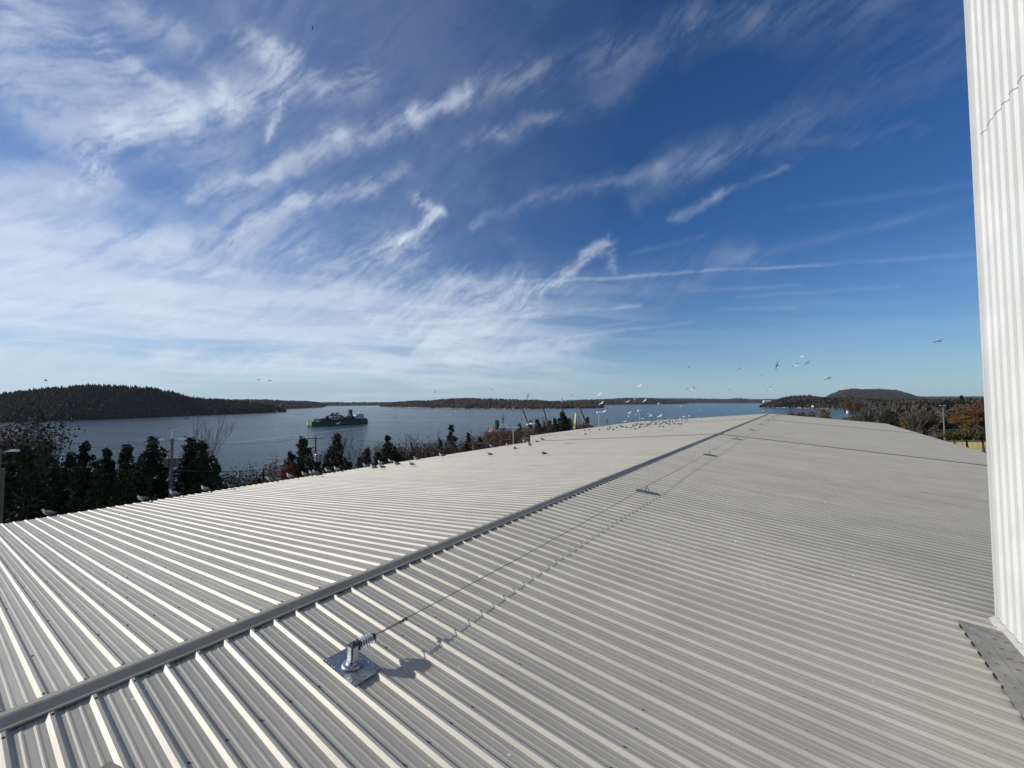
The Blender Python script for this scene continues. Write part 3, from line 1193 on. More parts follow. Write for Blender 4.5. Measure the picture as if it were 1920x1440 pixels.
def forest(name, label, pts, hgt, con_mask, cat='forest', rscale=1.0, fine=False):
    CONT, DECT = FINE if fine else COARSE
    Vs, Fs, Ms = [], [], []
    o = 0
    n_ = len(pts)
    kind = RNG.integers(0, 5, n_)
    ang = RNG.uniform(0, 2 * math.pi, n_)
    wid = RNG.uniform(.75, 1.3, n_) * rscale
    for con, temps, mi in ((True, CONT, 1), (False, DECT, 0)):
        for ti in range(5):
            sel = np.where((con_mask == con) & (kind == ti))[0]
            if not len(sel):
                continue
            v, f = temps[ti]
            ca, sa = np.cos(ang[sel])[:, None], np.sin(ang[sel])[:, None]
            h = hgt[sel][:, None]
            ww = wid[sel][:, None] * h
            X = (v[None, :, 0] * ca - v[None, :, 1] * sa) * ww + pts[sel, 0][:, None]
            Y = (v[None, :, 0] * sa + v[None, :, 1] * ca) * ww + pts[sel, 1][:, None]
            Z = v[None, :, 2] * h + pts[sel, 2][:, None]
            Vs.append(np.stack([X, Y, Z], -1).reshape(-1, 3))
            ff = f[None] + (np.arange(len(sel)) * len(v))[:, None, None] + o
            Fs.append(ff.reshape(-1, 3))
            Ms.append(np.full(len(sel) * len(f), mi))
            o += len(sel) * len(v)
    me = fast_mesh(name, np.concatenate(Vs), np.concatenate(Fs), ['autumn_crowns', 'conifer_crowns'], np.concatenate(Ms))
    return tag(link(name, me), label, cat, kind='stuff')


def land(name, cols, back, label, th=9.0, con=0.3, step=3.0, spacing=9.0, rough=0.06, pw=0.75, beach=True, ntree=None, conf=None):
    """a shore: cols = (x, y of the waterline, y of the wooded skyline) in the photograph; back = depth of the land behind the waterline"""
    cx = np.array([c[0] for c in cols], float)
    ys = np.array([c[1] for c in cols], float)
    yc = np.array([c[2] for c in cols], float)
    xs = np.arange(cx[0], cx[-1] + .1, step)
    YS, YC = np.interp(xs, cx, ys), np.interp(xs, cx, yc)
    BK = np.interp(xs, cx, [c[3] if len(c) > 3 else back for c in cols])
    rows = np.array([-.03, 0, .04, .12, .25, .4, .55, .7, .85, 1.0, 1.15, 1.5, 2.0])
    G = np.zeros((len(xs), len(rows), 3))
    for i, x in enumerate(xs):
        Ds = Dw(x, YS[i])
        ends = min(1.0, 0.25 + min(i, len(xs) - 1 - i) / 6)
        bk = BK[i]
        pc = P(x, YC[i], Ds + bk)
        zc = max(1.0, pc.z - th * .85)
        r = ray(x, YS[i])
        for j, s in enumerate(rows):
            D = Ds + bk * s
            if s <= 1:
                z = zc * max(0, s) ** pw if s >= 0 else -1.5
            else:
                z = zc * (1 - (s - 1) * .8)
            z += (vnoise(r.x * D, D, 70, 9) - .5) * rough * zc * (1 if .1 < s < 1.6 else 0)
            G[i, j] = (r.x / r.y * D, D, max(z, .3) if s > 0 else z)
    V = G.reshape(-1, 3)
    nr = len(rows)
    idx = np.arange(len(V)).reshape(len(xs), nr)
    Fc = np.stack([idx[:-1, :-1].ravel(), idx[1:, :-1].ravel(), idx[1:, 1:].ravel(), idx[:-1, 1:].ravel()], 1)
    mi = np.zeros(len(Fc), int)
    mi.reshape(len(xs) - 1, nr - 1)[:, :2] = 1 if beach else 0
    tag(link(name, fast_mesh(name, V, Fc, ['hill_soil', 'beach'], mi, True)), kind='structure')
    # trees
    area = 0
    n_ = ntree
    fi = RNG.uniform(0, len(xs) - 1.001, n_)
    fj = RNG.uniform(0, 1, n_) ** 1.25 * 1.14 + .004
    i0 = fi.astype(int)
    k = fi - i0
    jj = np.interp(fj, rows, np.arange(nr))
    j0 = np.minimum(jj.astype(int), nr - 2)
    kj = jj - j0
    p = (G[i0, j0] * (1 - k)[:, None] + G[i0 + 1, j0] * k[:, None]) * (1 - kj)[:, None] + (G[i0, j0 + 1] * (1 - k)[:, None] + G[i0 + 1, j0 + 1] * k[:, None]) * kj[:, None]
    clump = vnoise(p[:, 0], p[:, 1], 90, 21)
    cm = RNG.uniform(0, 1, n_) < np.clip(con + (clump - .5) * 1.1, 0.02, .98)
    h = th * RNG.uniform(.6, 1.2, n_) * np.where(cm, 1.1, .95)
    p[:, 2] -= .8
    forest('forest', label, p, h, cm)
    return G


def main_lands():
    land('hill', [(-190, 799, 752, 150), (-80, 794.5, 742, 150), (0, 791.5, 735.5, 150), (100, 789.5, 725.5, 160), (165, 787.5, 719.5, 165), (200, 786.2, 720.5, 165), (280, 783, 724, 165), (320, 781.3, 732, 165), (350, 780, 741, 165), (400, 778, 746.5, 165), (450, 776, 751, 140), (500, 774, 757, 110), (530, 772.3, 764, 80), (540, 771.6, 769, 45)],
         400, 'dark steep wooded hill across the water, far left', 11, 1.3, 6, ntree=6500, pw=.85, beach=False)
    land('far_shore', [(345, 769, 747.5), (420, 768.8, 747.3), (500, 768, 748.2), (540, 767, 750), (580, 765.3, 751.5), (602, 764, 754), (612, 763, 760)], 700, 'low wooded shore with rusty foliage behind the dark hill', 12, .3, 4, ntree=2400, beach=False)
    land('far_shore', [(560, 762.3, 752.5), (620, 761.4, 753.2), (680, 760.5, 753.5), (740, 760.2, 753.2), (800, 760, 753)], 1300, 'thin strip of distant woods at the head of the river', 13, .4, 4, ntree=1300, beach=False)
    land('wooded_point', [(712, 762.3, 759.5, 120), (725, 763, 755, 300), (745, 763.6, 752.5, 400), (775, 764.6, 750, 450), (800, 765.3, 750.5, 500), (830, 766, 747.6, 600), (858, 766.4, 745.6, 650), (900, 767, 746, 650), (958, 767, 747.7, 600), (1008, 766.5, 748.7, 550), (1040, 766, 752, 500), (1092, 765.2, 753.5, 350), (1120, 764.6, 754.6, 250), (1133, 764.3, 758, 100)],
         600, 'long low wooded point with autumn trees across the middle of the river', 12, .22, 4, ntree=4200)
    land('far_shore', [(1030, 759.6, 751.5), (1080, 759.2, 748.7), (1130, 758.9, 747.6), (1173, 758.5, 744.8), (1223, 758, 745.6), (1262, 757.5, 749), (1285, 757, 752), (1292, 756.8, 755)], 900, 'blue-brown wooded shore behind the flying gulls', 13, .3, 3, ntree=1800, beach=False)
    land('far_shore', [(1200, 755.8, 745.4), (1300, 755.8, 745.8), (1365, 756, 747.2), (1376, 756, 745.8), (1384, 756, 745), (1394, 756, 746), (1410, 756, 747.4), (1470, 756, 746.7), (1600, 755.4, 745), (1735, 753.5, 742.5), (1800, 752.8, 742.2), (1900, 752, 742), (2050, 751, 742)], 2200, 'farthest strip of bluish woods on the right skyline', 14, .4, 5, ntree=2600, beach=False)
    land('round_hill', [(1520, 755.5, 748), (1547, 755.5, 744), (1560, 755.5, 737.5), (1575, 755.5, 731), (1600, 755.5, 727), (1625, 755.5, 728), (1650, 755.5, 728), (1675, 755.5, 729.6), (1700, 755.5, 735), (1722, 755.5, 742), (1760, 755.5, 746.5), (1860, 755, 747)],
         700, 'broad rounded hill of brown autumn woods on the right', 13, .12, 4, ntree=4200, pw=.8, rough=.12, beach=False)
    land('headland', [(1425, 763.2, 761, 60), (1434, 763.7, 755.5, 150), (1450, 764.3, 750.4, 260), (1471, 765, 744, 380), (1494, 765.6, 740.4, 450), (1523, 766.2, 740.4, 450), (1534, 766.5, 743, 430), (1560, 767, 744.5, 420), (1620, 767.2, 746, 420), (1700, 767.6, 748, 420), (1800, 768, 749, 400)],
         420, 'dark evergreen headland on the right of the bay', 11, .72, 3, ntree=4200, pw=.7)


main_lands()

# rolling woods on the right-hand shore, from the field out to the bay
def right_woods():
    n_ = 15000
    D = 170 * (1500 / 170) ** RNG.uniform(0, 1, n_)
    px = RNG.uniform(1500, 1985, n_)
    x = (px - 960) / F * D
    y = D
    sdv = shore_dist(x, y)
    t = x * dv.x + y * dv.y
    w = x * nv.x + y * nv.y + DIST
    ok = (sdv > 6) & ~((t < 190) & (w < 60)) & (np.hypot(x - P(1830, 838, 112).x, y - 112) > 42)
    x, y = x[ok], y[ok]
    z = ground_z(x, y)
    cl = vnoise(x, y, 60, 33)
    cm = RNG.uniform(0, 1, len(x)) < np.clip(.5 + (cl - .5) * 1.3, .05, .95)
    h = RNG.uniform(6, 11.5, len(x)) * np.where(cm, 1.08, .95)
    near = y < 420
    pts = np.stack([x, y, z - .4], 1)
    forest('forest', 'mixed autumn woods nearest beyond the right side of the roof', pts[near], h[near], cm[near], rscale=.85, fine=True)
    forest('forest', 'mixed autumn woods rolling down to the bay on the right', pts[~near], h[~near], cm[~near], rscale=.85)


right_woods()

# ------------------------------------------------------------------ single trees
mat('bark_dark', (0.06, 0.05, 0.04), 0.95, 0, 0.3, 4)
mat('bark_pale', (0.24, 0.225, 0.20), 0.9, 0, 0.25, 4)
mat('twig_grey', (0.13, 0.11, 0.095), 0.9, 0, 0.2, 4)
mat('needles_cedar', (1, 1, 1), 0.85, 0, 0.25, 1.5, spec=.15, island=[(0, (0.022, 0.032, 0.017)), (.6, (0.035, 0.046, 0.022)), (1, (0.06, 0.065, 0.03))])
mat('needles_olive', (1, 1, 1), 0.85, 0, 0.25, 1.5, spec=.15, island=[(0, (0.035, 0.038, 0.015)), (.6, (0.06, 0.06, 0.022)), (1, (0.09, 0.08, 0.03))])
mat('needles_spruce', (1, 1, 1), 0.85, 0, 0.2, 1.5, spec=.15, island=[(0, (0.016, 0.026, 0.02)), (1, (0.035, 0.05, 0.035))])
mat('leaves_rust', (1, 1, 1), 0.85, 0, 0.2, 1.5, spec=.15, island=[(0, (0.08, 0.04, 0.022)), (.5, (0.13, 0.065, 0.03)), (1, (0.09, 0.06, 0.04))])
mat('leaves_orange', (1, 1, 1), 0.85, 0, 0.2, 1.5, spec=.15, island=[(0, (0.10, 0.06, 0.022)), (.5, (0.16, 0.092, 0.028)), (1, (0.08, 0.065, 0.03))])
mat('leaves_red', (1, 1, 1), 0.85, 0, 0.2, 1.5, spec=.15, island=[(0, (0.14, 0.02, 0.012)), (.5, (0.26, 0.045, 0.02)), (1, (0.16, 0.06, 0.03))])
mat('leaves_brown', (1, 1, 1), 0.9, 0, 0.2, 1.5, spec=.1, island=[(0, (0.09, 0.06, 0.04)), (.5, (0.13, 0.085, 0.055)), (1, (0.16, 0.1, 0.06))])


def leaf_cloud(centres, normals_up, size, rg):
    """small bent leaf sprays: two triangles each"""
    n_ = len(centres)
    a = rg.normal(size=(n_, 3))
    a /= np.linalg.norm(a, axis=1)[:, None]
    c = rg.normal(size=(n_, 3))
    b_ = np.cross(a, c)
    b_ /= np.linalg.norm(b_, axis=1)[:, None] + 1e-9
    s = size[:, None] if not np.isscalar(size) else np.full((n_, 1), size)
    s = s * rg.uniform(.6, 1.4, (n_, 1))
    nrm = np.cross(a, b_)
    p0 = centres - a * s
    p1 = centres + b_ * s * .55 + nrm * s * .18
    p2 = centres + a * s
    p3 = centres - b_ * s * .55 + nrm * s * .18
    V = np.stack([p0, p1, p2, p3], 1).reshape(-1, 3)
    i = np.arange(n_) * 4
    Fc = np.concatenate([np.stack([i, i + 1, i + 2], 1), np.stack([i, i + 2, i + 3], 1)])
    return V, Fc


def conifer(name, label, base, h, rad, mname, n=2600, seed=1, shape='cedar', leaf=.16, bare=0.08, group=None, barkm='bark_dark'):
    rg = np.random.default_rng(seed)
    root = thing(name, label, 'tree', base, 0, group)
    lean = rg.normal(0, .015 * h, 2)
    b = MB()
    kk = [0, .3, .6, .85, .98]
    b.tube([(lean[0] * k, lean[1] * k, h * k - .3) for k in kk], [max(.02, .022 * h * (1 - k * .95)) for k in kk], 7)
    b.build('trunk', barkm, root)
    # boughs
    cs, sz = [], []
    n = int(n * 1.55)
    leaf *= 1.14
    rad *= {'cedar': 1.35, 'spruce': 1.6, 'pine': 1.1}[shape]
    nb = 110 if shape == 'cedar' else 70
    bb = MB()
    lump = rg.uniform(.72, 1.25, (5, 7))
    for i in range(nb):
        k = bare + (1 - bare) * (i + rg.uniform(0, 1)) / nb
        k = min(k, .985)
        ang = i * 2.399 + rg.uniform(-.4, .4)
        if shape == 'cedar':
            env = rad * min(1.0, (1 - k) ** .7 * 1.5 + .06) * min(1, .75 + k)
            env *= lump[int(k * 4.99), int((ang % 6.283) / 6.284 * 7)]
            L_ = env * rg.uniform(.35, 1.1)
            droop = .45
        elif shape == 'spruce':
            k = (int(k * 24) + rg.uniform(.0, .75)) / 24.0
            k = min(k, .985)
            L_ = (rad * (1 - k) ** .85 + .06 * rad) * rg.uniform(.7, 1.12)
            droop = -.16
        else:
            L_ = rad * (math.sin(math.pi * min(1, k * .80 + .19))) ** .8 * rg.uniform(.4, 1.1) * lump[int(k * 4.99), int((ang % 6.283) / 6.284 * 7)]
            droop = .3
        z0 = h * k
        tip = np.array([math.cos(ang) * L_ + lean[0] * k, math.sin(ang) * L_ + lean[1] * k, z0 + L_ * droop * rg.uniform(.4, 1.4)])
        org = np.array([lean[0] * k, lean[1] * k, z0])
        if i % 4 == 0 and shape != 'cedar':
            bb.tube([org, org * .5 + tip * .5 + np.array([0, 0, .03 * L_]), tip], [.02 + .006 * L_, .015, .006], 4, False)
        m = int(n / nb * (.3 + 1.2 * L_ / rad))
        q = rg.uniform(0, 1, m) ** .55
        sp_ = (.10 + .18 * (1 - q * .5))[:, None] * max(L_, rad * {'cedar': .33, 'spruce': .10, 'pine': .3}[shape])
        c = org + (tip - org) * q[:, None] + rg.normal(size=(m, 3)) * sp_ * np.array([.8, .8, .75 if shape == 'spruce' else 1.1])
        cs.append(c)
        sz.append(np.full(m, leaf * rg.uniform(.8, 1.25)))
    if bb.v:
        bb.build('branches', barkm, root)
    cs = np.concatenate(cs)
    sz = np.concatenate(sz)
    V, Fc = leaf_cloud(cs, None, sz, rg)
    link('crown', fast_mesh('crown', V, Fc, [mname]), root)
    return root


def bare_tree(name, label, base, h, rad, seed=1, mname='twig_grey', leaves=None, nleaf=0, stems=1, cat='tree', leaf=.14, levels=5, group=None, tw=.012):
    rg = np.random.default_rng(seed)
    root = thing(name, label, cat, base, 0, group)
    tb, bb = MB(), MB()
    tips = []

    def grow(p, d, L_, r, lv):
        e = p + d * L_
        mid = p + d * L_ * .5 + rg.normal(size=3) * L_ * .05
        if lv < 2:
            (tb if lv == 0 else bb).tube([tuple(p), tuple(mid), tuple(e)], [r, r * .85, r * .68], 6, False)
        else:
            bb.tube([tuple(p), tuple(e)], [r, r * .6], 3, False)
        if lv >= levels:
            tips.append(e)
            tips.append(mid)
            return
        for i in range(4 if lv in (1, 2) else 3):
            spread = min(1.0, max(.22, rad / h * 3.6))
            nd = d + rg.normal(size=3) * np.array([.55 * spread, .55 * spread, .2])
            nd[2] += .22
            nd /= np.linalg.norm(nd)
            grow(p + d * L_ * rg.uniform(.55, 1.0), nd, L_ * rg.uniform(.5, .8), max(tw, r * .5), lv + 1)
    for s in range(stems):
        d = np.array([rg.normal(0, .04 if stems == 1 else .22), rg.normal(0, .04 if stems == 1 else .22), 1.0])
        d /= np.linalg.norm(d)
        grow(np.array([0, 0, -.2]), d, h * .43, max(.03, (.011 if stems == 1 else .006) * h), 0)
    tb.build('trunk', mname, root)
    bb.build('branches', 'twig_grey' if mname == 'bark_pale' else mname, root)
    if leaves:
        tp = np.array(tips)
        c = tp[rg.integers(0, len(tp), nleaf)] + rg.normal(size=(nleaf, 3)) * .035 * h
        V, Fc = leaf_cloud(c, None, np.full(nleaf, leaf), rg)
        link('crown', fast_mesh('crown', V, Fc, [leaves]), root)
    return root


def at_ground(px, D):
    x = (px - 960) / F * D
    return x, D, gzp(x, D)


def tree_at(px, ytop, D, rpx, kind, label, seed, **kw):
    x, y, z = at_ground(px, D)
    top = P(px, ytop, D)
    h = top.z - z
    rad = rpx / F * D
    base = (top.x, y, z)
    nm = kw.pop('name', None)
    if kind in ('cedar', 'spruce', 'pine'):
        return conifer(nm or (kind + '_tree'), label, base, h, rad, kw.pop('m', 'needles_cedar' if kind == 'cedar' else 'needles_spruce'), kw.pop('n', 3000), seed, kind, **kw)
    kw.setdefault('tw', .00024 * D)
    if 'nleaf' in kw:
        kw['nleaf'] = int(kw['nleaf'] * 1.6)
    return bare_tree(nm or 'bare_tree', label, base, h, rad, seed, **kw)


# left row behind the eave
tree_at(8, 797, 44, 40, 'bare', 'tree holding brown autumn leaves at the far left edge', 31, name='autumn_tree', leaves='leaves_brown', nleaf=2600, leaf=.13)
tree_at(45, 838, 40, 30, 'cedar', 'bushy olive cedar right of the leftmost lamp pole', 33, n=4200, m='needles_olive', leaf=.17)
tree_at(78, 831, 45, 34, 'cedar', 'olive-green cedar with a leaning pale branch, left end of the row', 1, n=5200, m='needles_olive', leaf=.17)
tree_at(112, 833, 43, 22, 'bare', 'half-bare grey tree with pale trunk among the left cedars', 34, mname='bark_pale', leaves='needles_cedar', nleaf=1500, leaf=.15)
tree_at(135, 850, 40, 24, 'cedar', 'short dark cedar filling the gap behind the pale trunk', 35, n=3600)
tree_at(161, 830, 44, 30, 'pine', 'broad flat-topped dark evergreen in the middle of the left row', 2, n=5200, m='needles_cedar', leaf=.16)
tree_at(203, 842, 43, 24, 'cedar', 'dark evergreen with rounded top between flat-topped and pointed trees', 3, n=4200)
tree_at(242, 834, 44, 26, 'cedar', 'pointed narrow cedar left of the lamp pole, third before it', 4, n=4400)
tree_at(268, 862, 40, 22, 'cedar', 'low dark cedar hidden below the pointed ones, left of the lamp pole', 36, n=3400)
tree_at(294, 821, 45, 30, 'cedar', 'tall dense cedar directly left of the lamp pole', 5, n=5400)
tree_at(340, 812, 50, 26, 'bare', 'leafless twiggy tree rising directly behind the lamp pole', 6, mname='twig_grey', levels=5)
tree_at(358, 824, 46, 30, 'cedar', 'dense cedar directly right of the lamp pole', 7, n=5200)
tree_at(390, 830, 47, 28, 'cedar', 'ragged dark cedar at the right end of the left row', 8, n=4600)
tree_at(408, 868, 45, 18, 'cedar', 'small cedar at the foot of the right end of the left row', 9, n=2600)
tree_at(435, 877, 47, 17, 'bare', 'thin half-bare shrub over the eave right of the dark cedar row', 10, name='shrub', cat='shrub', stems=4, leaves='needles_cedar', nleaf=900, leaf=.12, levels=4)
tree_at(463, 890, 48, 16, 'bare', 'low leafy shrub over the eave, left of the red bush', 11, name='shrub', cat='shrub', stems=5, leaves='needles_cedar', nleaf=1300, leaf=.12, levels=4)
tree_at(484, 896, 50, 12, 'cedar', 'tiny dark conifer left of the red bush', 37, n=1200, leaf=.14)
tree_at(512, 887, 52, 14, 'bare', 'red-leaved bush behind the eave', 12, name='red_bush', cat='bush', stems=6, leaves='leaves_red', nleaf=3000, leaf=.12, levels=4)
tree_at(545, 848, 58, 18, 'cedar', 'shorter cedar left of the transformer pole', 13, n=3000)
tree_at(567, 824, 58, 24, 'cedar', 'tall cedar just left of the transformer pole', 14, n=4200)
tree_at(600, 862, 60, 16, 'cedar', 'low dark cedar right behind the transformer pole', 15, n=2400)
tree_at(633, 814, 62, 24, 'cedar', 'tall pointed cedar right of the transformer pole', 16, n=4200)
tree_at(668, 829, 66, 26, 'bare', 'fan-shaped leafless tree right of the tall pointed cedar', 17, stems=3)
tree_at(652, 868, 62, 18, 'cedar', 'low dark evergreen below the fan-shaped bare tree', 38, n=2400)
tree_at(690, 842, 68, 18, 'cedar', 'dark bushy evergreen right of the fan-shaped bare tree', 18, n=3000)
tree_at(727, 814, 70, 24, 'spruce', 'broad conifer with pointed tip above the roof gulls', 19, n=4200, m='needles_cedar', leaf=.2)
tree_at(748, 850, 72, 14, 'cedar', 'small dark conifer right of the broad pointed conifer', 20, n=1800)
for i, (px, yt) in enumerate(((765, 834), (788, 828), (808, 832), (822, 838))):
    tree_at(px, yt, 78 + i, 18, 'bare', ['leafless grey tree left of the small white-headed lamp post', 'leafless grey tree behind the small white-headed lamp post', 'leafless grey tree right of the small white-headed lamp post', 'leafless grey tree directly left of the big spruce'][i], 40 + i, stems=3, leaves='leaves_brown', nleaf=300, leaf=.12)
tree_at(845, 795, 84, 20, 'spruce', 'tall dark layered spruce standing clear against the water', 21, n=3600, leaf=.22)
tree_at(828, 822, 82, 13, 'spruce', 'smaller spruce tucked against the left of the tall layered spruce', 22, n=1800, leaf=.2)
tree_at(877, 810, 86, 14, 'spruce', 'dark conifer right of the tall layered spruce', 23, n=2400, leaf=.2)
tree_at(898, 820, 90, 13, 'cedar', 'dark round-headed evergreen above the red steel gate', 24, n=1800, leaf=.2)
for i, (px, yt, D) in enumerate(((865, 832, 84), (850, 838, 80), (915, 822, 95), (935, 820, 98), (952, 812, 100), (980, 806, 108), (990, 812, 104))):
    tree_at(px, yt, D, 16, 'bare', ['brown leafless bush right of the tall layered spruce', 'brown leafless bush at the foot of the tall layered spruce', 'brown bush below the pink-funnelled ship stern', 'brown bush in front of the dark ship funnel', 'brown bush in front of the white ship bridge', 'brown bush left of the first red crane', 'brown bush at the foot of the first red crane'][i], 50 + i, name='brown_bush', cat='bush', stems=5, leaves='leaves_brown', nleaf=1100, leaf=.17, levels=4)
tree_at(974, 794, 118, 10, 'cedar', 'small dark conifer left of the first red crane', 25, n=1500, leaf=.24)
tree_at(1010, 788, 122, 13, 'cedar', 'dark conifer between the first and second red cranes', 26, n=1800, leaf=.26)
for i, (px, yt) in enumerate(((1022, 795), (1032, 796))):
    tree_at(px, yt, 124, 12, 'bare', ['bare brown tree left of the big pine', 'bare brown tree touching the left of the big pine'][i], 60 + i, mname='bark_pale', leaves='leaves_brown', nleaf=500, leaf=.2)
tree_at(1054, 775, 128, 21, 'pine', 'big full dark pine in front of the third red crane', 27, n=4600, m='needles_spruce', leaf=.3)
tree_at(1042, 785, 124, 13, 'pine', 'smaller pine against the left of the big full pine', 28, n=2200, m='needles_spruce', leaf=.28)
tree_at(1068, 783, 130, 9, 'bare', 'bare tree against the right of the big full pine', 62, leaves='leaves_brown', nleaf=300, leaf=.2)
tree_at(1087, 792, 140, 12, 'bare', 'brown bush left of the last red crane', 63, name='brown_bush', cat='bush', stems=5, leaves='leaves_brown', nleaf=1000, leaf=.24, levels=4)
for i, (px, yt, D, r_, kd, lab) in enumerate((
        (20, 850, 38, 26, 'cedar', 'low dark cedar behind the leftmost lamp pole'),
        (62, 868, 36, 24, 'cedar', 'low dark cedar below the olive-green cedar at left'),
        (105, 872, 37, 24, 'cedar', 'low dark cedar at the foot of the pale trunk'),
        (150, 878, 37, 26, 'cedar', 'low dark cedar below the flat-topped evergreen'),
        (190, 880, 37, 26, 'cedar', 'low dark cedar below the rounded evergreen'),
        (228, 868, 38, 24, 'cedar', 'low dark cedar left of the pointed narrow cedar'),
        (312, 858, 48, 22, 'cedar', 'low dark cedar at the foot of the lamp pole'),
        (376, 852, 45, 24, 'cedar', 'low dark cedar between the two right-hand cedars of the row'),
        (582, 858, 63, 16, 'cedar', 'low dark cedar just left behind the transformer pole'),
        (615, 858, 64, 18, 'cedar', 'low dark cedar between the transformer pole and the tall pointed cedar'),
        (675, 858, 70, 18, 'cedar', 'low dark evergreen under the right of the fan-shaped bare tree'),
        (706, 848, 71, 16, 'cedar', 'dark evergreen left of the broad pointed conifer'),
        (738, 838, 72, 14, 'cedar', 'dark evergreen against the right of the broad pointed conifer'))):
    tree_at(px, yt, D, r_, kd, lab, 300 + i, n=2800)
for i, (px, yt, D, lab) in enumerate((
        (756, 846, 74, 'brown bush left of the leafless grey trees'), (776, 842, 76, 'brown bush below the small white-headed lamp'), (798, 840, 78, 'brown bush right of the small white-headed lamp'),
        (816, 842, 80, 'brown bush left below the tall layered spruce'), (884, 826, 88, 'brown bush behind the red steel frame'), (905, 824, 92, 'brown bush right of the red steel frame'),
        (924, 812, 104, 'brown bush before the pinkish ship stern'), (942, 810, 106, 'brown bush just left of the T-shaped lamp'), (966, 808, 108, 'brown bush just right of the T-shaped lamp'), (1004, 802, 116, 'brown bush right of the first red crane'), (1018, 800, 120, 'brown bush below the second red crane'))):
    tree_at(px, yt, D, 17, 'bare', lab, 340 + i, name='brown_bush', cat='bush', stems=6, leaves='leaves_brown', nleaf=1500, leaf=.17, levels=4)
# beyond the far gable
tree_at(1507, 771, 150, 9, 'bare', 'brown bush showing over the far gable', 64, name='brown_bush', cat='bush', stems=5, leaves='leaves_brown', nleaf=1200, leaf=.26, levels=4)
tree_at(1550, 767, 155, 9, 'bare', 'orange-brown tree showing over the far gable', 65, name='autumn_tree', leaves='leaves_orange', nleaf=1500, leaf=.28)
tree_at(1605, 761, 185, 5, 'bare', 'orange tree standing over the small bay', 66, name='autumn_tree', leaves='leaves_orange', nleaf=500, leaf=.3)
tree_at(1619, 768, 175, 7, 'bare', 'white-trunked birch right of the orange tree', 67, name='birch_tree', mname='bark_pale')
# right-hand trees between roof and tower
tree_at(1665, 768, 172, 18, 'pine', 'dark pine rising over the right eave', 68, n=3200, leaf=.28)
tree_at(1650, 772, 176, 8, 'bare', 'grey birch left of the dark pine over the right eave', 69, name='birch_tree', mname='bark_pale')
tree_at(1694, 782, 152, 9, 'spruce', 'orange larch over the right eave', 70, n=1800, m='leaves_orange', leaf=.22)
tree_at(1706, 778, 150, 9, 'bare', 'leaning white birch right of the orange larch', 71, name='birch_tree', mname='bark_pale')
tree_at(1718, 776, 148, 9, 'bare', 'second white birch right of the orange larch', 72, name='birch_tree', mname='bark_pale')
tree_at(1738, 772, 152, 22, 'bare', 'olive-brown broad tree left of the right utility pole', 73, name='autumn_tree', leaves='needles_olive', nleaf=4200, leaf=.24, stems=3)
tree_at(1685, 774, 174, 16, 'pine', 'dark evergreen behind the orange larch', 74, n=2600, leaf=.28)
tree_at(1785, 772, 150, 18, 'pine', 'dark evergreen right of the right utility pole', 75, n=3200, leaf=.27)
tree_at(1806, 741, 140, 9, 'spruce', 'tall spruce with bushy top breaking the right skyline', 76, n=2600, leaf=.3)
tree_at(1822, 762, 130, 24, 'bare', 'rust-orange tree beside the white tower', 77, name='autumn_tree', leaves='leaves_rust', nleaf=5200, leaf=.24, stems=3)
tree_at(1850, 757, 134, 20, 'bare', 'brown autumn tree half hidden by the white tower', 78, name='autumn_tree', leaves='leaves_brown', nleaf=4200, leaf=.25, stems=2)
tree_at(1800, 776, 128, 14, 'bare', 'orange-leaved tree behind the metal guard rails', 79, name='autumn_tree', leaves='leaves_orange', nleaf=2400, leaf=.2)


def low_tree(px, yc, D, rpx, hp, label, seed):
    """short broad evergreen with a clear trunk"""
    rg = np.random.default_rng(seed)
    x, y, z = at_ground(px, D)
    root = thing('apple_tree' if False else 'spreading_tree', label, 'tree', (x, y, z))
    top = P(px, yc, D).z - z
    b = MB()
    b.tube([(0, 0, -.2), (.05, 0, top * .4), (0, .05, top * .8)], [.30, .24, .1], 8)
    b.build('trunk', 'bark_dark', root)
    n_ = 3600
    th = rg.uniform(0, 2 * math.pi, n_)
    q = rg.uniform(0, 1, n_) ** .5
    rad = rpx / F * D
    hh = hp / F * D
    lob = 1 + .22 * np.sin(th * 3 + seed) + .12 * np.sin(th * 7)
    c = np.stack([np.cos(th) * q * rad * lob, np.sin(th) * q * rad * lob * .7, top + rg.normal(0, .28, n_) * hh * (1.15 - q * .6)], 1)
    V, Fc = leaf_cloud(c, None, np.full(n_, .2), rg)
    link('crown', fast_mesh('crown', V, Fc, ['needles_olive']), root)


low_tree(1808, 816, 92, 30, 11, 'low spreading evergreen with a short trunk before the yellow field', 5)
low_tree(1838, 816, 90, 26, 11, 'low spreading evergreen nearest the tower before the yellow field', 6)
low_tree(1785, 815, 98, 18, 11, 'low spreading evergreen below the right utility pole', 8)

# field strip
mat('dry_grass', (0.55, 0.42, 0.15), 0.95, 0, 0.15, 0.6)
mat('lawn', (0.07, 0.075, 0.028), 0.95, 0, 0.3, 0.4)
def sheet(name, quad, m, dz):
    b = MB()
    nx_ = 14
    vs = []
    for i in range(nx_ + 1):
        for j in range(5):
            u, v = i / nx_, j / 4
            p = (Vector(quad[0]) * (1 - u) + Vector(quad[1]) * u) * (1 - v) + (Vector(quad[3]) * (1 - u) + Vector(quad[2]) * u) * v
            vs.append((p.x, p.y, gzp(p.x, p.y) + dz))
    b.add(vs, [(i * 5 + j, (i + 1) * 5 + j, (i + 1) * 5 + j + 1, i * 5 + j + 1) for i in range(nx_) for j in range(4)])
    tag(b.build(name, m, None, True), kind='structure')
sheet('field', [(92, 99, 0), (195, 96, 0), (205, 120, 0), (100, 124, 0)], 'dry_grass', .14)
sheet('lawn', [(60, 62, 0), (170, 40, 0), (190, 91, 0), (92, 101, 0)], 'lawn', .07)

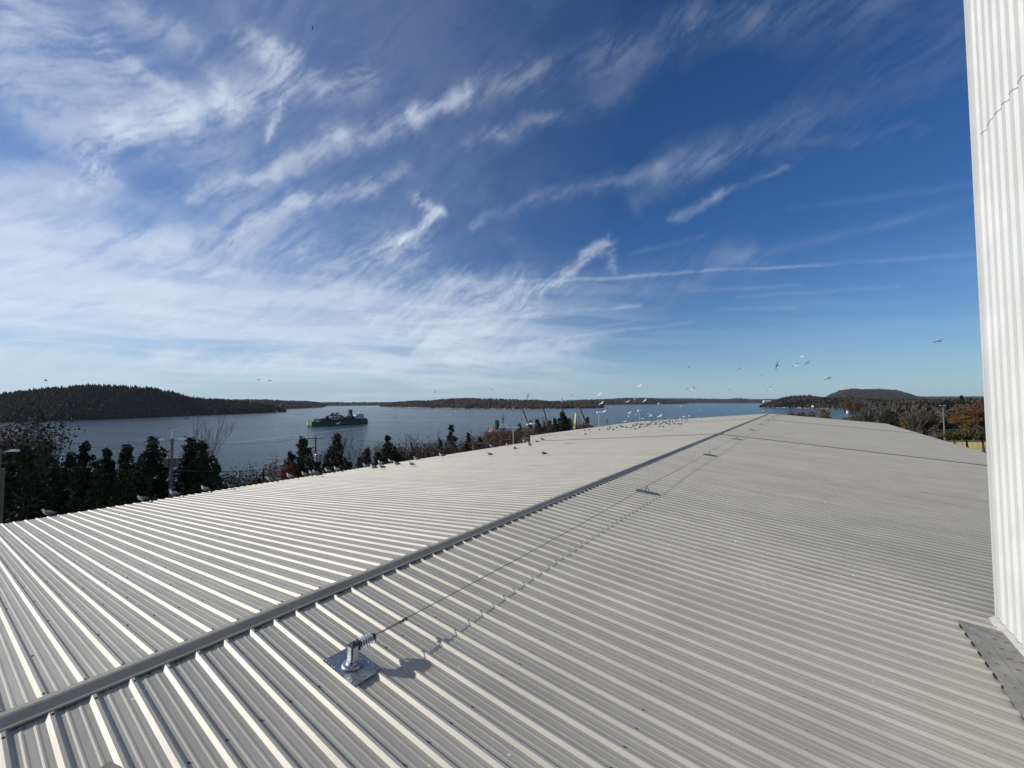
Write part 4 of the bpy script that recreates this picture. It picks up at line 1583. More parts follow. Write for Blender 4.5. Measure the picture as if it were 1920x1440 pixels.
# ------------------------------------------------------------------ poles and lamps
def pole_base(px, D):
    x, y, z = at_ground(px, D)
    return Vector((x, y, z))


def lamp_pole(px, ytop, D, label, arms=2, transformers=True):
    p = pole_base(px, D)
    h = P(px, ytop, D).z - p.z
    o = thing('lamp_pole', label, 'lamp pole', p, 0.2)
    b = MB()
    b.tube([(0, 0, -.3), (0, 0, h * .5), (0, 0, h)], [.21, .17, .13], 10)
    b.build('pole', 'wood_pole', o)
    for s in ((-1, 1) if arms == 2 else (1,)):
        bb = MB()
        bb.tube([(0, 0, h - .3), (s * .5, 0, h - .12), (s * .75, 0, h - .1)], .035, 6)
        a_ = bb.build('lamp_arm', 'pole_grey', o)
        bb = MB()
        bb.prism([(s * .62, -.14), (s * 1.2, -.11), (s * 1.2, .11), (s * .62, .14)][::s], h - .17, h - .02, .8)
        bb.build('lamp_head', 'lamp_white', a_)
    if transformers:
        for i, (dx, dy) in enumerate(((-.42, 0.05), (.42, .1))):
            bb = MB()
            bb.tube([(dx, dy, h - 2.9), (dx, dy, h - 2.0)], .26, 10)
            t_ = bb.build('transformer', 'steel_dark', o)
            bb = MB()
            bb.tube([(dx, dy, h - 2.0), (dx, dy, h - 1.8)], [.05, .03], 6)
            bb.build('bushing', 'lamp_white', t_)
        bb = MB()
        bb.box((0, .02, h - 2.45), (1.6, .1, .1))
        bb.build('crossarm', 'pole_grey', o)
    return o, p, h


p1, b1, h1 = lamp_pole(325, 822, 42, 'wooden pole with twin white lamp heads standing in front of the left cedars')
# long white antenna arm above it
b = MB()
b.tube([(0, 0, h1), (0, 0, h1 + .9)], .03, 6)
b.tube([(-.3, 0, h1 + .75), (1.0, .1, h1 + 1.15)], .03, 6)
b.build('antenna_arm', 'lamp_white', p1)
p0, b0, h0 = lamp_pole(3, 843, 30, 'weathered wooden lamp pole at the left edge beside the brown tree', 1, False)
bb = MB()
bb.tube([(.1, .2, -.3), (.1, .2, h0 * .9)], .12, 8)
bb.build('brace_pole', 'wood_pole', p0)


def utility_pole(px, ytop, D, label, kind):
    p = pole_base(px, D)
    h = P(px, ytop, D).z - p.z
    o = thing('utility_pole', label, 'utility pole', p, 0.25)
    b = MB()
    b.tube([(0, 0, -.3), (0, 0, h * .5), (0, 0, h)], [.19, .16, .12], 10)
    b.build('pole', 'wood_pole' if kind != 'dark' else 'bark_dark', o)
    if kind == 'transformer':
        for i, (z, L_) in enumerate(((h - .25, 2.4), (h - 1.6, 1.3))):
            bb = MB()
            bb.box((0 if i == 0 else -.5, .12, z), (L_, .1, .12))
            c_ = bb.build('crossarm', 'wood_pole', o)
            for x in ((-1.1, -.6, .6, 1.1) if i == 0 else (-1.05, -.5)):
                bi = MB()
                bi.tube([(x, .12, z + .06), (x, .12, z + .14), (x, .12, z + .22)], [.05, .08, .03], 6)
                bi.build('insulator', 'lamp_white', c_)
        for dx, dy, r in ((-.55, -.05, .26), (.32, -.30, .36), (.85, .1, .34)):
            bb = MB()
            bb.tube([(dx, dy, h - 3.6), (dx, dy, h - 3.5), (dx, dy, h - 2.55), (dx, dy, h - 2.45)], [r * .85, r, r, r * .8], 12)
            t_ = bb.build('transformer', 'transformer', o)
            bb = MB()
            bb.tube([(dx, dy, h - 2.45), (dx, dy, h - 2.1)], [.07, .04], 6)
            bb.build('bushing', 'steel_dark', t_)
    elif kind == 'cross':
        bb = MB()
        bb.box((0, .1, h - .15), (2.2, .1, .12))
        c_ = bb.build('crossarm', 'wood_pole', o)
        for x in (-1, -.5, .5, 1):
            bi = MB()
            bi.tube([(x, .1, h - .09), (x, .1, h + .08)], [.05, .03], 6)
            bi.build('insulator', 'lamp_white', c_)
    elif kind == 'dark':
        bb = MB()
        bb.box((0, 0, h - .8), (1.0, .12, .2))
        bb.build('crossarm', 'steel_dark', o)
    return o, p, h


u1, ub1, uh1 = utility_pole(593, 819, 60, 'utility pole with three grey transformers among the cedars', 'transformer')
u2, ub2, uh2 = utility_pole(497, 879, 54, 'short dark post behind the red bush', 'dark')
u3, ub3, uh3 = utility_pole(1767, 760, 96, 'bare utility pole with a single crossarm beside the guard rails on the right', 'cross')
u4, ub4, uh4 = utility_pole(1137, 785, 150, 'small dark pole right of the last red crane', 'dark')


def wire(a, bp, sag, label, r=.018):
    b = MB()
    pts = []
    for i in range(17):
        k = i / 16
        p = a * (1 - k) + bp * k
        pts.append(p - Vector((0, 0, sag * 4 * k * (1 - k))))
    b.tube(pts, r, 5)
    tag(b.build('overhead_wire', 'steel_dark'), label, 'wire')


t1 = ub1 + Vector((0, 0, uh1))
wire(ub1 + Vector((-1, -.1, uh1)), b1 + Vector((-.7, 0, h1 - .1)), .7, 'upper overhead wire from the lamp pole to the transformer pole', .02)
wire(ub1 + Vector((.6, .3, uh1)), P(1000, 822, 110), 1.4, 'overhead wire running right from the transformer pole', .02)
wire(ub1 + Vector((0, 0, uh1 - 3.9)), b1 + Vector((0, 0, h1 - 3.2)), .5, 'thick lower cable from the lamp pole to the transformer pole', .035)
wire(ub1 + Vector((0, 0, uh1 - 4.0)), P(720, 868, 72), .4, 'thick lower cable running right from the transformer pole', .035)
wire(b1 + Vector((-.8, 0, h1 - .15)), P(-60, 842, 46), .5, 'overhead wire running left from the lamp pole', .02)
wire(b1 + Vector((-.5, .2, h1 - .3)), P(-60, 846, 46), .6, 'second overhead wire running left from the lamp pole', .02)


def lamp_post(px, ytop, D, label, kind):
    p = pole_base(px, D)
    h = P(px, ytop, D).z - p.z
    o = thing('lamp_post', label, 'lamp post', p, .3)
    b = MB()
    r = .11 if kind != 'small' else .05
    b.tube([(0, 0, -.3), (0, 0, h)], [r * 1.2, r * .8], 8)
    b.build('post', 'pole_grey' if kind != 'small' else 'steel_dark', o)
    bb = MB()
    if kind == 'tee':
        bb.box((0, 0, h), (2.6, .35, .16))
        bb.build('lamp_bar', 'lamp_white', o)
    elif kind == 'flood':
        for s in (-1, 1):
            bb = MB()
            bb.prism([(s * .1, -.25), (s * .62, -.25), (s * .62, .25), (s * .1, .25)][::s], h - .1, h + .35, .75)
            bb.build('floodlight', 'lamp_white', o)
    else:
        bb.tube([(0, 0, h - .05), (0, 0, h + .12), (0, 0, h + .3)], [.09, .13, .05], 8)
        bb.build('lamp_head', 'lamp_white', o)


lamp_post(962, 801, 84, 'grey post with a wide white T-shaped lamp bar, over the left eave', 'tee')
lamp_post(1122.5, 774, 118, 'white floodlight mast right of the last red crane', 'flood')
lamp_post(1198.8, 771, 124, 'white floodlight mast standing behind the gull flock', 'flood')
lamp_post(784, 829, 74, 'small lamp post with a white head among the bare trees', 'small')
lamp_post(1430, 770.5, 135, 'small white lamp over the far end of the ridge', 'small')

# rusty steelwork beside the left eave
def steel_frame(px0, px1, ytop, D, label):
    a, c = P(px0, ytop, D), P(px1, ytop, D)
    o = thing('steel_gantry', label, 'steel frame', (a.x, a.y, 0))
    w_ = c - a
    zg = gzp(a.x, a.y)
    b = MB()
    b.tube([(0, 0, a.z), (w_.x, 0, a.z)], .14, 4)
    b.build('beam', 'rust_steel', o)
    for x in (.05, w_.x * .96):
        bb = MB()
        bb.tube([(x, 0, zg - .3), (x, 0, a.z - .1)], .12, 4)
        bb.build('column', 'rust_steel', o)
    bb = MB()
    bb.tube([(w_.x * .35, 0, a.z - w_.x * .6), (w_.x * .8, 0, a.z - .1)], .09, 4)
    bb.build('brace', 'rust_steel', o)


steel_frame(887, 911, 832, 56, 'rust-red steel frame poking over the left eave below the evergreens')
steel_frame(938, 959, 825, 66, 'rust-red steel frame left of the T-shaped lamp')
a, c = P(905, 836, 60), P(988, 823, 78)
o = thing('guard_railing', 'dark railing running along beyond the left eave beneath the brown bushes', 'railing', (a.x, a.y, 0))
for k in range(16):
    p = a + (c - a) * (k / 15) - Vector((a.x, a.y, 0))
    bb = MB()
    bb.tube([(p.x, p.y, p.z - 1.1), (p.x, p.y, p.z)], .05, 5)
    bb.build('railing_post', 'steel_dark', o)
for dz in (0, -.5):
    bb = MB()
    bb.tube([a + Vector((-a.x, -a.y, dz)), c + Vector((-a.x, -a.y, dz))], .04, 5)
    bb.build('rail', 'steel_dark', o)
p = P(986, 822, 76)
o = thing('roof_hatch_box', 'rust-brown ventilation box at the corner of the white gable', 'vent box', (p.x, p.y, p.z - 2.2), ROT)
b = MB()
b.box((0, 0, 1.1), (1.1, 1.1, 2.2))
b.build('housing', 'rust_steel', o)
b = MB()
b.box((0, 0, 2.25), (1.3, 1.3, .12))
b.build('lid', 'steel_dark', o)

# guard rails on the right
a, c = P(1742, 807, 104), P(1832, 804, 112)
o = thing('metal_fence', 'grey tubular metal fence beside the right utility pole', 'fence', (a.x, a.y, 0))
for k in range(10):
    p = a + (c - a) * (k / 9) - Vector((a.x, a.y, 0))
    bb = MB()
    bb.tube([(p.x, p.y, GROUND_Z - .5), (p.x, p.y, p.z)], .045, 5)
    bb.build('fence_post', 'steel_dark', o)
for dz in (0, -.75, -1.5):
    bb = MB()
    bb.tube([a + Vector((-a.x, -a.y, dz)), c + Vector((-a.x, -a.y, dz))], .04, 5)
    bb.build('rail', 'pole_grey', o)

# ------------------------------------------------------------------ green ship under way
mat('ship_green', (0.022, 0.085, 0.038), 0.45, 0, 0.25, 0.25)
mat('ship_green_lit', (0.11, 0.32, 0.07), 0.5, 0, 0.3, 0.3)  # sunlit copy of the hull green for the bow, light put into the colour
mat('ship_dark', (0.025, 0.032, 0.032), 0.7, 0, 0.3, 0.5)
mat('ship_white', (0.68, 0.69, 0.68), 0.5, 0, 0.1, 0.3)
mat('ship_tan', (0.35, 0.28, 0.19), 0.8, 0, 0.4, 0.3)
mat('ship_brown', (0.15, 0.085, 0.045), 0.7, 0, 0.3, 0.3)
mat('scrap', (0.03, 0.04, 0.033), 0.9, 0, 0.5, 0.4, 0.6, 0.8)
A = P(580, 799, Dw(580, 799))
B_ = P(687, 793.6, Dw(687, 793.6))
A, B_ = Vector((A.x, A.y, 0)), Vector((B_.x, B_.y, 0))
SLN = (B_ - A).length
sh = thing('cargo_ship', 'green cargo ship piled with dark machinery under way on the river', 'ship', A, math.atan2((B_ - A).y, (B_ - A).x))
BW = 9.0


def hull(x0, x1, hw, z0, z1):
    pts = [(x0, -hw * .96), (x0 + 3, -hw), (x1 - 12, -hw), (x1 - 3, -hw * .8), (x1, -hw * .55), (x1, hw * .55), (x1 - 3, hw * .8), (x1 - 12, hw), (x0 + 3, hw), (x0, hw * .96)]
    b = MB()
    b.prism(pts, z0, z1)
    return b


hull(0, SLN, BW, -2, 6.6).build('hull', 'ship_green', sh)
hull(-.06, SLN + .06, BW + .06, -2, 1.1).build('boot_topping', 'ship_dark', sh)
for y in (-5.0, 5.0):
    b = MB()
    b.box((-.35, y, 4.2), (.9, 7.2, 5.6))
    b.build('bow_plate', 'ship_green_lit', sh)
b = MB()
b.box((-.5, 0, 4.2), (1.4, 2.2, 8.4))
b.build('bow_post', 'ship_brown', sh)
b = MB()
for y in (-BW + .1, BW - .1):
    b.box((SLN * .5 + 4, y, 7.7), (SLN * .72, .3, 2.4))
b.box((13, 0, 7.7), (.3, 2 * BW - 1, 2.4))
b.build('bulwark', 'ship_dark', sh)
b = MB()
b.box((4, 0, 6.9), (7, 14, .6))
b.box((6, -3, 8), (2, 2, 2))
b.box((8.5, 3, 7.8), (2, 3, 1.6))
b.build('foredeck_gear', 'ship_brown', sh)
b = MB()
b.tube([(6.5, -5.5, 6.6), (6.5, -5.5, 11.5)], 1.3, 10)
b.tube([(6.5, -5.5, 11.5), (6.5, -5.5, 14)], .15, 5)
b.build('bow_column', 'ship_dark', sh)
# scrap heap
rg = np.random.default_rng(3)
b = MB()
for i in range(420):
    x = rg.uniform(14, 84)
    k = math.exp(-((x - 43) / 17) ** 2) * 13.5 + math.exp(-((x - 74) / 9) ** 2) * 8.5 + 2.0
    y = rg.uniform(-7.5, 7.5)
    z = 6.6 + rg.uniform(0, 1) * k * (1 - (y / 11) ** 2)
    s = rg.uniform(1, 4.2)
    b.cur = 0 if rg.uniform() < .8 else (1 if rg.uniform() < .5 else 2)
    if rg.uniform() < .3:
        a_ = rg.normal(size=3)
        a_ /= np.linalg.norm(a_)
        c0 = np.array([x, y, z])
        b.tube([c0 - a_ * s * 1.3, c0 + a_ * s * 1.3], s * .14, 5)
    else:
        b.box((x, y, z), (s, s * rg.uniform(.4, 1.1), s * rg.uniform(.3, .8)), rg.uniform(0, 3), rg.uniform(.4, 1))
tag(b.build('machinery_heap', ['scrap', 'ship_tan', 'ship_brown'], sh), kind='stuff')
b = MB()
b.prism([(14, -7.8), (86, -7.8), (86, 7.8), (14, 7.8)], 6.6, 8.6)
b.build('hatch_coaming', 'ship_dark', sh)
# after house
b = MB()
b.box((SLN - 17, 0, 9.6), (16, 15, 6.0))
b.box((SLN - 16, 0, 13.9), (13, 13.5, 2.6))
hs = b.build('deckhouse', 'ship_white', sh)
b = MB()
b.box((SLN - 16, 0, 16.4), (10, 16.5, 2.4))
br = b.build('bridge', 'ship_white', sh)
for k in range(7):
    bb = MB()
    bb.box((SLN - 21.03, -6.6 + k * 2.2, 16.6), (.1, 1.6, 1.1))
    bb.build('window', 'glass_dark', br)
for k in range(5):
    for z in (9.4, 12.0):
        bb = MB()
        bb.box((SLN - 23 + k * 3, -7.53, z), (1.2, .1, 1.1))
        bb.build('window', 'glass_dark', hs)
b = MB()
b.box((SLN - 16, 0, 17.75), (11, 17.2, .3))
b.build('bridge_roof', 'ship_white', sh)
b = MB()
b.tube([(SLN - 15, 0, 17.8), (SLN - 15, 0, 25)], [.5, .18], 6)
b.tube([(SLN - 15, -2.4, 21.5), (SLN - 15, 2.4, 21.5)], .16, 5)
b.box((SLN - 15, 0, 19.6), (2.4, 2.4, 1.6))
b.build('mast', 'ship_white', sh)
b = MB()
b.box((SLN - 30, 3.5, 15), (5.6, 5.6, 21))
tw_ = b.build('lift_tower', 'ship_green', sh)
for k in range(5):
    bb = MB()
    bb.box((SLN - 30, 3.5, 8 + k * 3.6), (5.9, 5.9, .35))
    bb.build('tower_band', 'ship_dark', tw_)
b = MB()
b.box((SLN - 6, 0, 8), (7, 13, 2.6))
b.build('poop_deckhouse', 'ship_dark', sh)
b = MB()
b.tube([(SLN - 2, 6, 6.6), (SLN - 1, 6, 16)], .15, 5)
b.build('ensign_staff', 'ship_white', sh)

# small boat at left
p = P(350, 785.2, Dw(350, 785.2))
bo = thing('small_boat', 'tiny dark motorboat on the water below the dark hill', 'boat', (p.x, p.y, 0), .1)
b = MB()
b.prism([(-4.5, -1.3), (3, -1.4), (6, 0), (3, 1.4), (-4.5, 1.3)], -.4, 1.2)
b.build('hull', 'ship_dark', bo)
b = MB()
b.box((-1, 0, 1.9), (3, 1.9, 1.4), 0, .85)
b.build('cabin', 'ship_dark', bo)
b = MB()
b.tube([(-4, 0, 1.2), (-4.6, 0, 3.4)], .12, 5)
b.build('mast', 'ship_dark', bo)

# ------------------------------------------------------------------ moored ship with four deck cranes
mat('hull_red', (0.07, 0.03, 0.025), 0.65, 0, 0.3, 0.3)
mat('crane_red', (0.20, 0.04, 0.03), 0.6, 0, 0.25, 0.3)
mat('jib_red', (0.15, 0.045, 0.045), 0.6, 0, 0.2, 0.3)
mat('hull_pink', (0.40, 0.2, 0.17), 0.6, 0, 0.2, 0.3)
mat('boom_yellow', (0.52, 0.44, 0.2), 0.5, 0, 0.15, 0.3)
DD = 405.0
C0 = P(912, 812, DD)
ms = thing('moored_ship', 'moored cargo ship with four red deck cranes behind the pines', 'ship', (C0.x, DD, 0))


def ml(px, py, dd=0.0):
    p = P(px, py, DD + dd)
    return Vector((p.x - C0.x, p.y - DD, p.z))


ln = ml(1116, 800).x
b = MB()
b.prism([(-1, 2), (3, -6), (10, -9), (ln - 14, -9), (ln - 3, -4), (ln + 2, 0), (ln - 3, 4), (ln - 14, 9), (10, 9), (3, 6)], -2, 9.5)
b.build('hull', 'hull_red', ms)
b = MB()
b.tube([ml(914, 826), ml(919, 815), ml(926, 805)], [4.0, 3.6, 2.2], 10)
b.build('lifeboat', 'hull_pink', ms)
b = MB()
q = ml(940, 812)
b.box((q.x + 2, 0, 11.5), (9, 12, 5))
b.box((q.x + 3, 0, 15), (6, 10, 2.4))
b.build('deckhouse', 'ship_white', ms)
q = ml(931.5, 800)
b = MB()
b.tube([(q.x, 0, 12), (q.x, 0, ml(931, 789).z), (q.x, 0, ml(931, 787.5).z)], [2.3, 2.2, 1.4], 10)
b.build('funnel', 'ship_dark', ms)
q = ml(943.2, 776)
b = MB()
b.tube([(q.x, 0, 17), (q.x, 0, q.z)], [.5, .25], 6)
b.tube([(q.x - 2.2, 0, q.z - 4.2), (q.x + 2.2, 0, q.z - 4.6)], .25, 5)
b.box((q.x, 0, q.z - 5.5), (1.4, 1.4, 1.4))
b.build('mast', 'ship_dark', ms)
for i, (tx, ty, bx, by0, by1) in enumerate(((978, 762, 994.5, 788, 816), (1017, 759.6, 1031, 788, 812), (1051, 759.3, 1068, 784, 808), (1084.6, 759, 1101.5, 782, 801))):
    b = MB()
    q = ml(bx, by0)
    b.tube([(q.x, 0, 12), (q.x, 0, q.z - 2), (q.x, 0, q.z)], [1.9, 1.7, 1.3], 10)
    cr_ = b.build('crane', 'crane_red', ms)
    b = MB()
    b.box((q.x - .8, -.2, q.z - 3.6), (3.6, 3.2, 3.4))
    b.build('cab', 'crane_red', cr_)
    tp = ml(tx, ty)
    st = Vector((q.x - 1.4, 0, q.z - 5.5))
    b = MB()
    for s in (-.7, .7):
        b.tube([st + Vector((0, s, 0)), tp + Vector((0, s * .5, 0))], .55, 5)
    for k in range(5):
        m_ = st.lerp(tp, (k + 1) / 6)
        b.box(tuple(m_), (1.1, 2.0, .7))
    b.build('jib', 'jib_red', cr_)
    b = MB()
    b.tube([tp, Vector((tp.x + .2, 0, tp.z - 12))], .10, 4)
    b.box((tp.x + .2, 0, tp.z - 12.6), (.8, .8, 1.8))
    b.build('hook_cable', 'ship_dark', cr_)
q = ml(1101, 799)
b = MB()
b.prism([(q.x - 6, -6), (q.x + 6, -6), (q.x + 6, 6), (q.x - 6, 6)], 12.5, 15.5, .8)
b.build('forecastle', 'hull_red', ms)
# yellow boom on the quay
p = P(1077, 806, 330)
yb = thing('loader_boom', 'pale yellow loader boom standing upright between the red cranes', 'crane', (p.x, p.y, 0))
b = MB()
zt = P(1080.5, 774, 330).z
b.box((0, 0, 6), (5, 5, 12))
b.build('base', 'boom_yellow', yb)
b = MB()
b.tube([(0, 0, 11), (1.6, 0, zt)], [1.5, .9], 4)
b.build('boom', 'boom_yellow', yb)
b = MB()
b.box((1.6, 0, zt + .2), (2.2, 1.6, .6))
b.build('boom_head', 'boom_yellow', yb)

# ------------------------------------------------------------------ far houses
mat('house_white', (0.75, 0.74, 0.71), 0.7, 0, 0.08, 0.3)
mat('house_roof', (0.16, 0.15, 0.15), 0.8, 0, 0.15, 0.4)


def house(px, py, D, w_, d_, h_, label, tower_=False, rz=.3, roofm='house_roof', name='house'):
    p = P(px, py, D)
    o = thing(name, label, 'house', (p.x, D, p.z - h_ - 1), rz)
    b = MB()
    b.box((0, 0, h_ / 2), (w_, d_, h_ + 4))
    wl = b.build('wall', 'house_white', o)
    b = MB()
    hw, hd = w_ / 2 + .4, d_ / 2 + .4
    z0 = h_ + 2.0
    b.add([(-hw, -hd, z0), (hw, -hd, z0), (hw, hd, z0), (-hw, hd, z0), (-hw, 0, z0 + d_ * .35), (hw, 0, z0 + d_ * .35)], [(0, 1, 5, 4), (2, 3, 4, 5), (1, 2, 5), (3, 0, 4), (3, 2, 1, 0)])
    b.build('roof', roofm, o)
    for k in range(max(2, int(w_ / 4))):
        bb = MB()
        bb.box((-w_ / 2 + 2 + k * 4, -d_ / 2 - .03, h_ * .6), (1.2, .08, 1.4))
        bb.build('window', 'glass_dark', wl)
    if tower_:
        b = MB()
        b.prism([(-3 + 2.4 * math.cos(a * math.pi / 4), 2.4 * math.sin(a * math.pi / 4)) for a in range(8)], 0, h_ * 2.3, .85)
        tw2 = b.build('turret', 'house_white', o)
        b = MB()
        b.prism([(-3 + 2.7 * math.cos(a * math.pi / 4), 2.7 * math.sin(a * math.pi / 4)) for a in range(8)], h_ * 2.3, h_ * 2.3 + 4, .1)
        b.build('turret_roof', 'house_roof', tw2)
    return o


house(1470, 749.5, 2330, 24, 12, 8, 'white house with a turret high on the evergreen headland', True, roofm='house_white')
house(1438, 752.2, 3200, 60, 14, 7, 'long low white building behind the headland', False, 0, 'house_white')
house(1526, 762, 1780, 18, 9, 5, 'white house near the water at the foot of the headland', False, roofm='house_white')
house(1504, 752.5, 2080, 16, 8, 5, 'small pale house among the headland trees', False)
house(1590, 771.5, 1120, 9, 6, 2.5, 'white shed on the shore of the small bay', False, roofm='house_white')
house(514, 771, 1560, 22, 9, 5, 'pale building on the waterline at the end of the dark hill', False, 0)
house(810, 760, 2500, 18, 9, 6, 'white house on the left of the wooded point', False)
house(858, 763.2, 2340, 20, 9, 6, 'white house at the water on the wooded point', False)
house(1237, 756, 3900, 34, 12, 6, 'pale building on the far right shore below the gulls', False)

# ------------------------------------------------------------------ gulls
def gull_body(mb, pose):
    """body, neck and head as one skin: rings along a spine (x forward)"""
    if pose == 'stand':
        sp_ = [(-.25, .155, .008, .006), (-.20, .16, .035, .022), (-.12, .17, .062, .052), (-.02, .185, .078, .075), (.07, .20, .078, .08), (.13, .225, .064, .068), (.165, .262, .046, .05), (.178, .30, .040, .042), (.19, .33, .041, .040), (.215, .342, .034, .032), (.238, .338, .016, .016)]
    else:
        sp_ = [(-.30, 0, .05, .006), (-.22, .0, .045, .02), (-.12, .0, .058, .045), (0, 0, .068, .062), (.10, .005, .06, .056), (.17, .015, .045, .042), (.22, .02, .036, .036), (.255, .02, .03, .03), (.275, .016, .014, .014)]
    rings = []
    n_ = 10
    for i, (x, z, ry, rz) in enumerate(sp_):
        a = sp_[max(0, i - 1)]
        c = sp_[min(len(sp_) - 1, i + 1)]
        tx, tz = c[0] - a[0], c[1] - a[1]
        l_ = math.hypot(tx, tz)
        ux, uz = -tz / l_, tx / l_
        rings.append([(x + ux * rz * math.sin(2 * math.pi * j / n_), ry * math.cos(2 * math.pi * j / n_), z + uz * rz * math.sin(2 * math.pi * j / n_)) for j in range(n_)])
    mb.rings(rings)


def stand_proto(white, grey, black, nm='gull'):
    o = thing(nm, 'x', 'gull')
    b = MB()
    gull_body(b, 'stand')
    b.build('body', white, o, True)
    for s in (-1, 1):
        b = MB()
        prof = [(.11, .225, .035), (.05, .228, .066), (-.05, .21, .074), (-.15, .188, .055), (-.25, .17, .022)]
        rings = []
        for x, z, r in prof:
            rings.append([(x, s * (.036 + .030 * (1 if r > .04 else .5)) + s * .03 * math.cos(t), z + r * math.sin(t) - .01) for t in [2 * math.pi * j / 8 for j in range(8)]])
        b.rings(rings if s > 0 else [list(reversed(r)) for r in rings])
        w_ = b.build('wing', grey, o, True)
        b = MB()
        b.add([(-.22, s * .055, .182), (-.22, s * .03, .165), (-.33, s * .012, .155), (-.22, s * .06, .158)], [(0, 1, 2), (1, 3, 2), (3, 0, 2), (0, 3, 1)])
        b.build('wing_tip', black, w_)
        b = MB()
        b.tube([(.0, s * .03, .12), (.005, s * .03, .06), (0, s * .03, .004)], .006, 5)
        b.box((.02, s * .03, .004), (.06, .045, .006))
        b.build('leg', 'leg_pink', o)
    b = MB()
    b.tube([(.232, 0, .338), (.265, 0, .333), (.285, 0, .322)], [.011, .009, .003], 6)
    b.build('beak', 'beak_yellow', o)
    return o


def fly_proto(white, grey, black, dihed, bend, nm='gull'):
    o = thing(nm, 'x', 'gull')
    b = MB()
    gull_body(b, 'fly')
    b.build('body', white, o, True)
    b = MB()
    b.add([(-.26, -.05, .004), (-.26, .05, .004), (-.38, .075, 0), (-.38, -.075, 0), (-.26, -.05, -.008), (-.26, .05, -.008), (-.38, .075, -.006), (-.38, -.075, -.006)],
          [(0, 3, 2, 1), (4, 5, 6, 7), (0, 1, 5, 4), (2, 3, 7, 6), (1, 2, 6, 5), (3, 0, 4, 7)])
    b.build('tail', white, o)
    for s in (-1, 1):
        secs = [(.04, .10, -.09, 0.0, .016), (.22, .13, -.07, math.tan(dihed) * .20, .014), (.36, .12, -.06, math.tan(dihed) * .34, .011), (.52, .05, -.09, math.tan(dihed) * .34 + .16 * math.tan(dihed - bend), .008), (.68, -.05, -.12, math.tan(dihed) * .34 + .32 * math.tan(dihed - bend), .003)]
        b = MB()
        rings = []
        for y, xf, xb, z, th in secs[:4]:
            m_ = (xf + xb) / 2
            rings.append([(xf, s * y, z), (m_ + .02, s * y, z + th), (xb, s * y, z), (m_ + .02, s * y, z - th * .4)])
        b.rings(rings if s < 0 else [list(reversed(r)) for r in rings])
        w_ = b.build('wing', grey, o)
        b = MB()
        rings = []
        for y, xf, xb, z, th in secs[3:]:
            m_ = (xf + xb) / 2
            rings.append([(xf, s * (y + .001), z), (m_ + .01, s * (y + .001), z + th), (xb, s * (y + .001), z), (m_ + .01, s * (y + .001), z - th * .4)])
        b.rings(rings if s < 0 else [list(reversed(r)) for r in rings])
        b.build('wing_tip', black, w_)
    b = MB()
    b.tube([(.268, 0, .016), (.30, 0, .012), (.32, 0, .004)], [.010, .008, .002], 6)
    b.build('beak', 'beak_yellow' if white != 'gull_black' else 'gull_black', o)
    return o


SG = stand_proto('gull_white', 'gull_grey', 'gull_black')
SB = stand_proto('gull_brown', 'gull_brown', 'gull_black')
used = set()


def put(proto, loc, rot, label, scale, group):
    if proto.name not in used:
        used.add(proto.name)
        proto.location = loc
        proto.rotation_euler = rot
        proto.scale = (scale,) * 3
        proto['label'] = label
        proto['group'] = group
        return proto
    return dup(proto, loc, rot, label, scale, group)


GS = 'gulls standing on the roof'
stand = [  # photo pixel of the feet, heading (deg from +X), label, brown
    (86, 967, 190, 'white gull with grey back alone at the left end of the eave', 0),
    (262, 941, 262, 'gull facing the camera on the eave in front of the dark cedars', 0),
    (317, 931.5, 182, 'large gull resting at the foot of the lamp pole', 0),
    (374, 922.5, 178, 'gull on the eave just right of the lamp pole', 0),
    (434, 918, 185, 'dark gull on the eave right of the cedar row', 1),
    (495, 904, 190, 'white-breasted gull in front of the red bush, facing left', 0),
    (533, 898.5, 170, 'grey-winged gull right of the red bush', 0),
    (556, 894, 176, 'front gull of the overlapping pair left of the transformer pole', 0),
    (551, 891.5, 165, 'rear gull of the overlapping pair left of the transformer pole', 0),
    (580, 891, 182, 'gull standing just left of the transformer pole', 0),
    (600, 887.5, 172, 'pale gull behind the brown one, right of the transformer pole', 0),
    (597, 894.5, 178, 'brown young gull right of the transformer pole', 1),
    (620, 885, 160, 'pale gull alone on the eave right of the transformer pole', 0),
    (687, 878.5, 184, 'leftmost gull of the group below the fan-shaped bare tree', 0),
    (701, 881.5, 170, 'gull stepping in front of the group below the fan-shaped bare tree', 0),
    (712, 872.5, 150, 'white gull at the back left of the group below the broad conifer', 0),
    (722, 869.5, 172, 'gull at the back right of the group below the broad conifer', 0),
    (716, 880.5, 175, 'dark-winged gull at the front of the group below the broad conifer', 0),
    (744, 874.5, 178, 'gull walking right of the group below the broad conifer', 0),
    (771, 875, 165, 'hunched white gull in the open below the small white-headed lamp', 0),
    (781, 864.5, 172, 'gull on the eave below the small white-headed lamp', 0),
    (829, 858, 175, 'gull alone on the eave below the tall layered spruce', 0),
    (918, 856, 182, 'grey-backed gull alone on the open roof, left of two', 0),
    (1019, 855, 190, 'grey-backed gull alone on the open roof, right of two', 0),
    (965, 844, 170, 'gull facing right on the roof below the T-shaped lamp', 0),
    (950, 837.5, 265, 'white gull facing the camera left of the T-shaped lamp', 0),
    (976, 832.5, 176, 'dark-backed gull at the corner of the white gable', 1),
    (984, 830.5, 180, 'second gull at the corner of the white gable', 0),
    (992, 834, 172, 'gull right under the corner of the white gable', 0),
    (993, 838, 200, 'gull with head low under the corner of the white gable', 0),
    (1006, 830.5, 185, 'gull alone below the white gable wall', 0),
    (1017, 826.5, 180, 'dark gull against the ribs of the white gable wall', 1),
    (921, 840, 178, 'pale gull on the eave right of the red steel frame', 0),
    (1097, 816.5, 180, 'gull at the right tip of the white gable trim', 0),
]
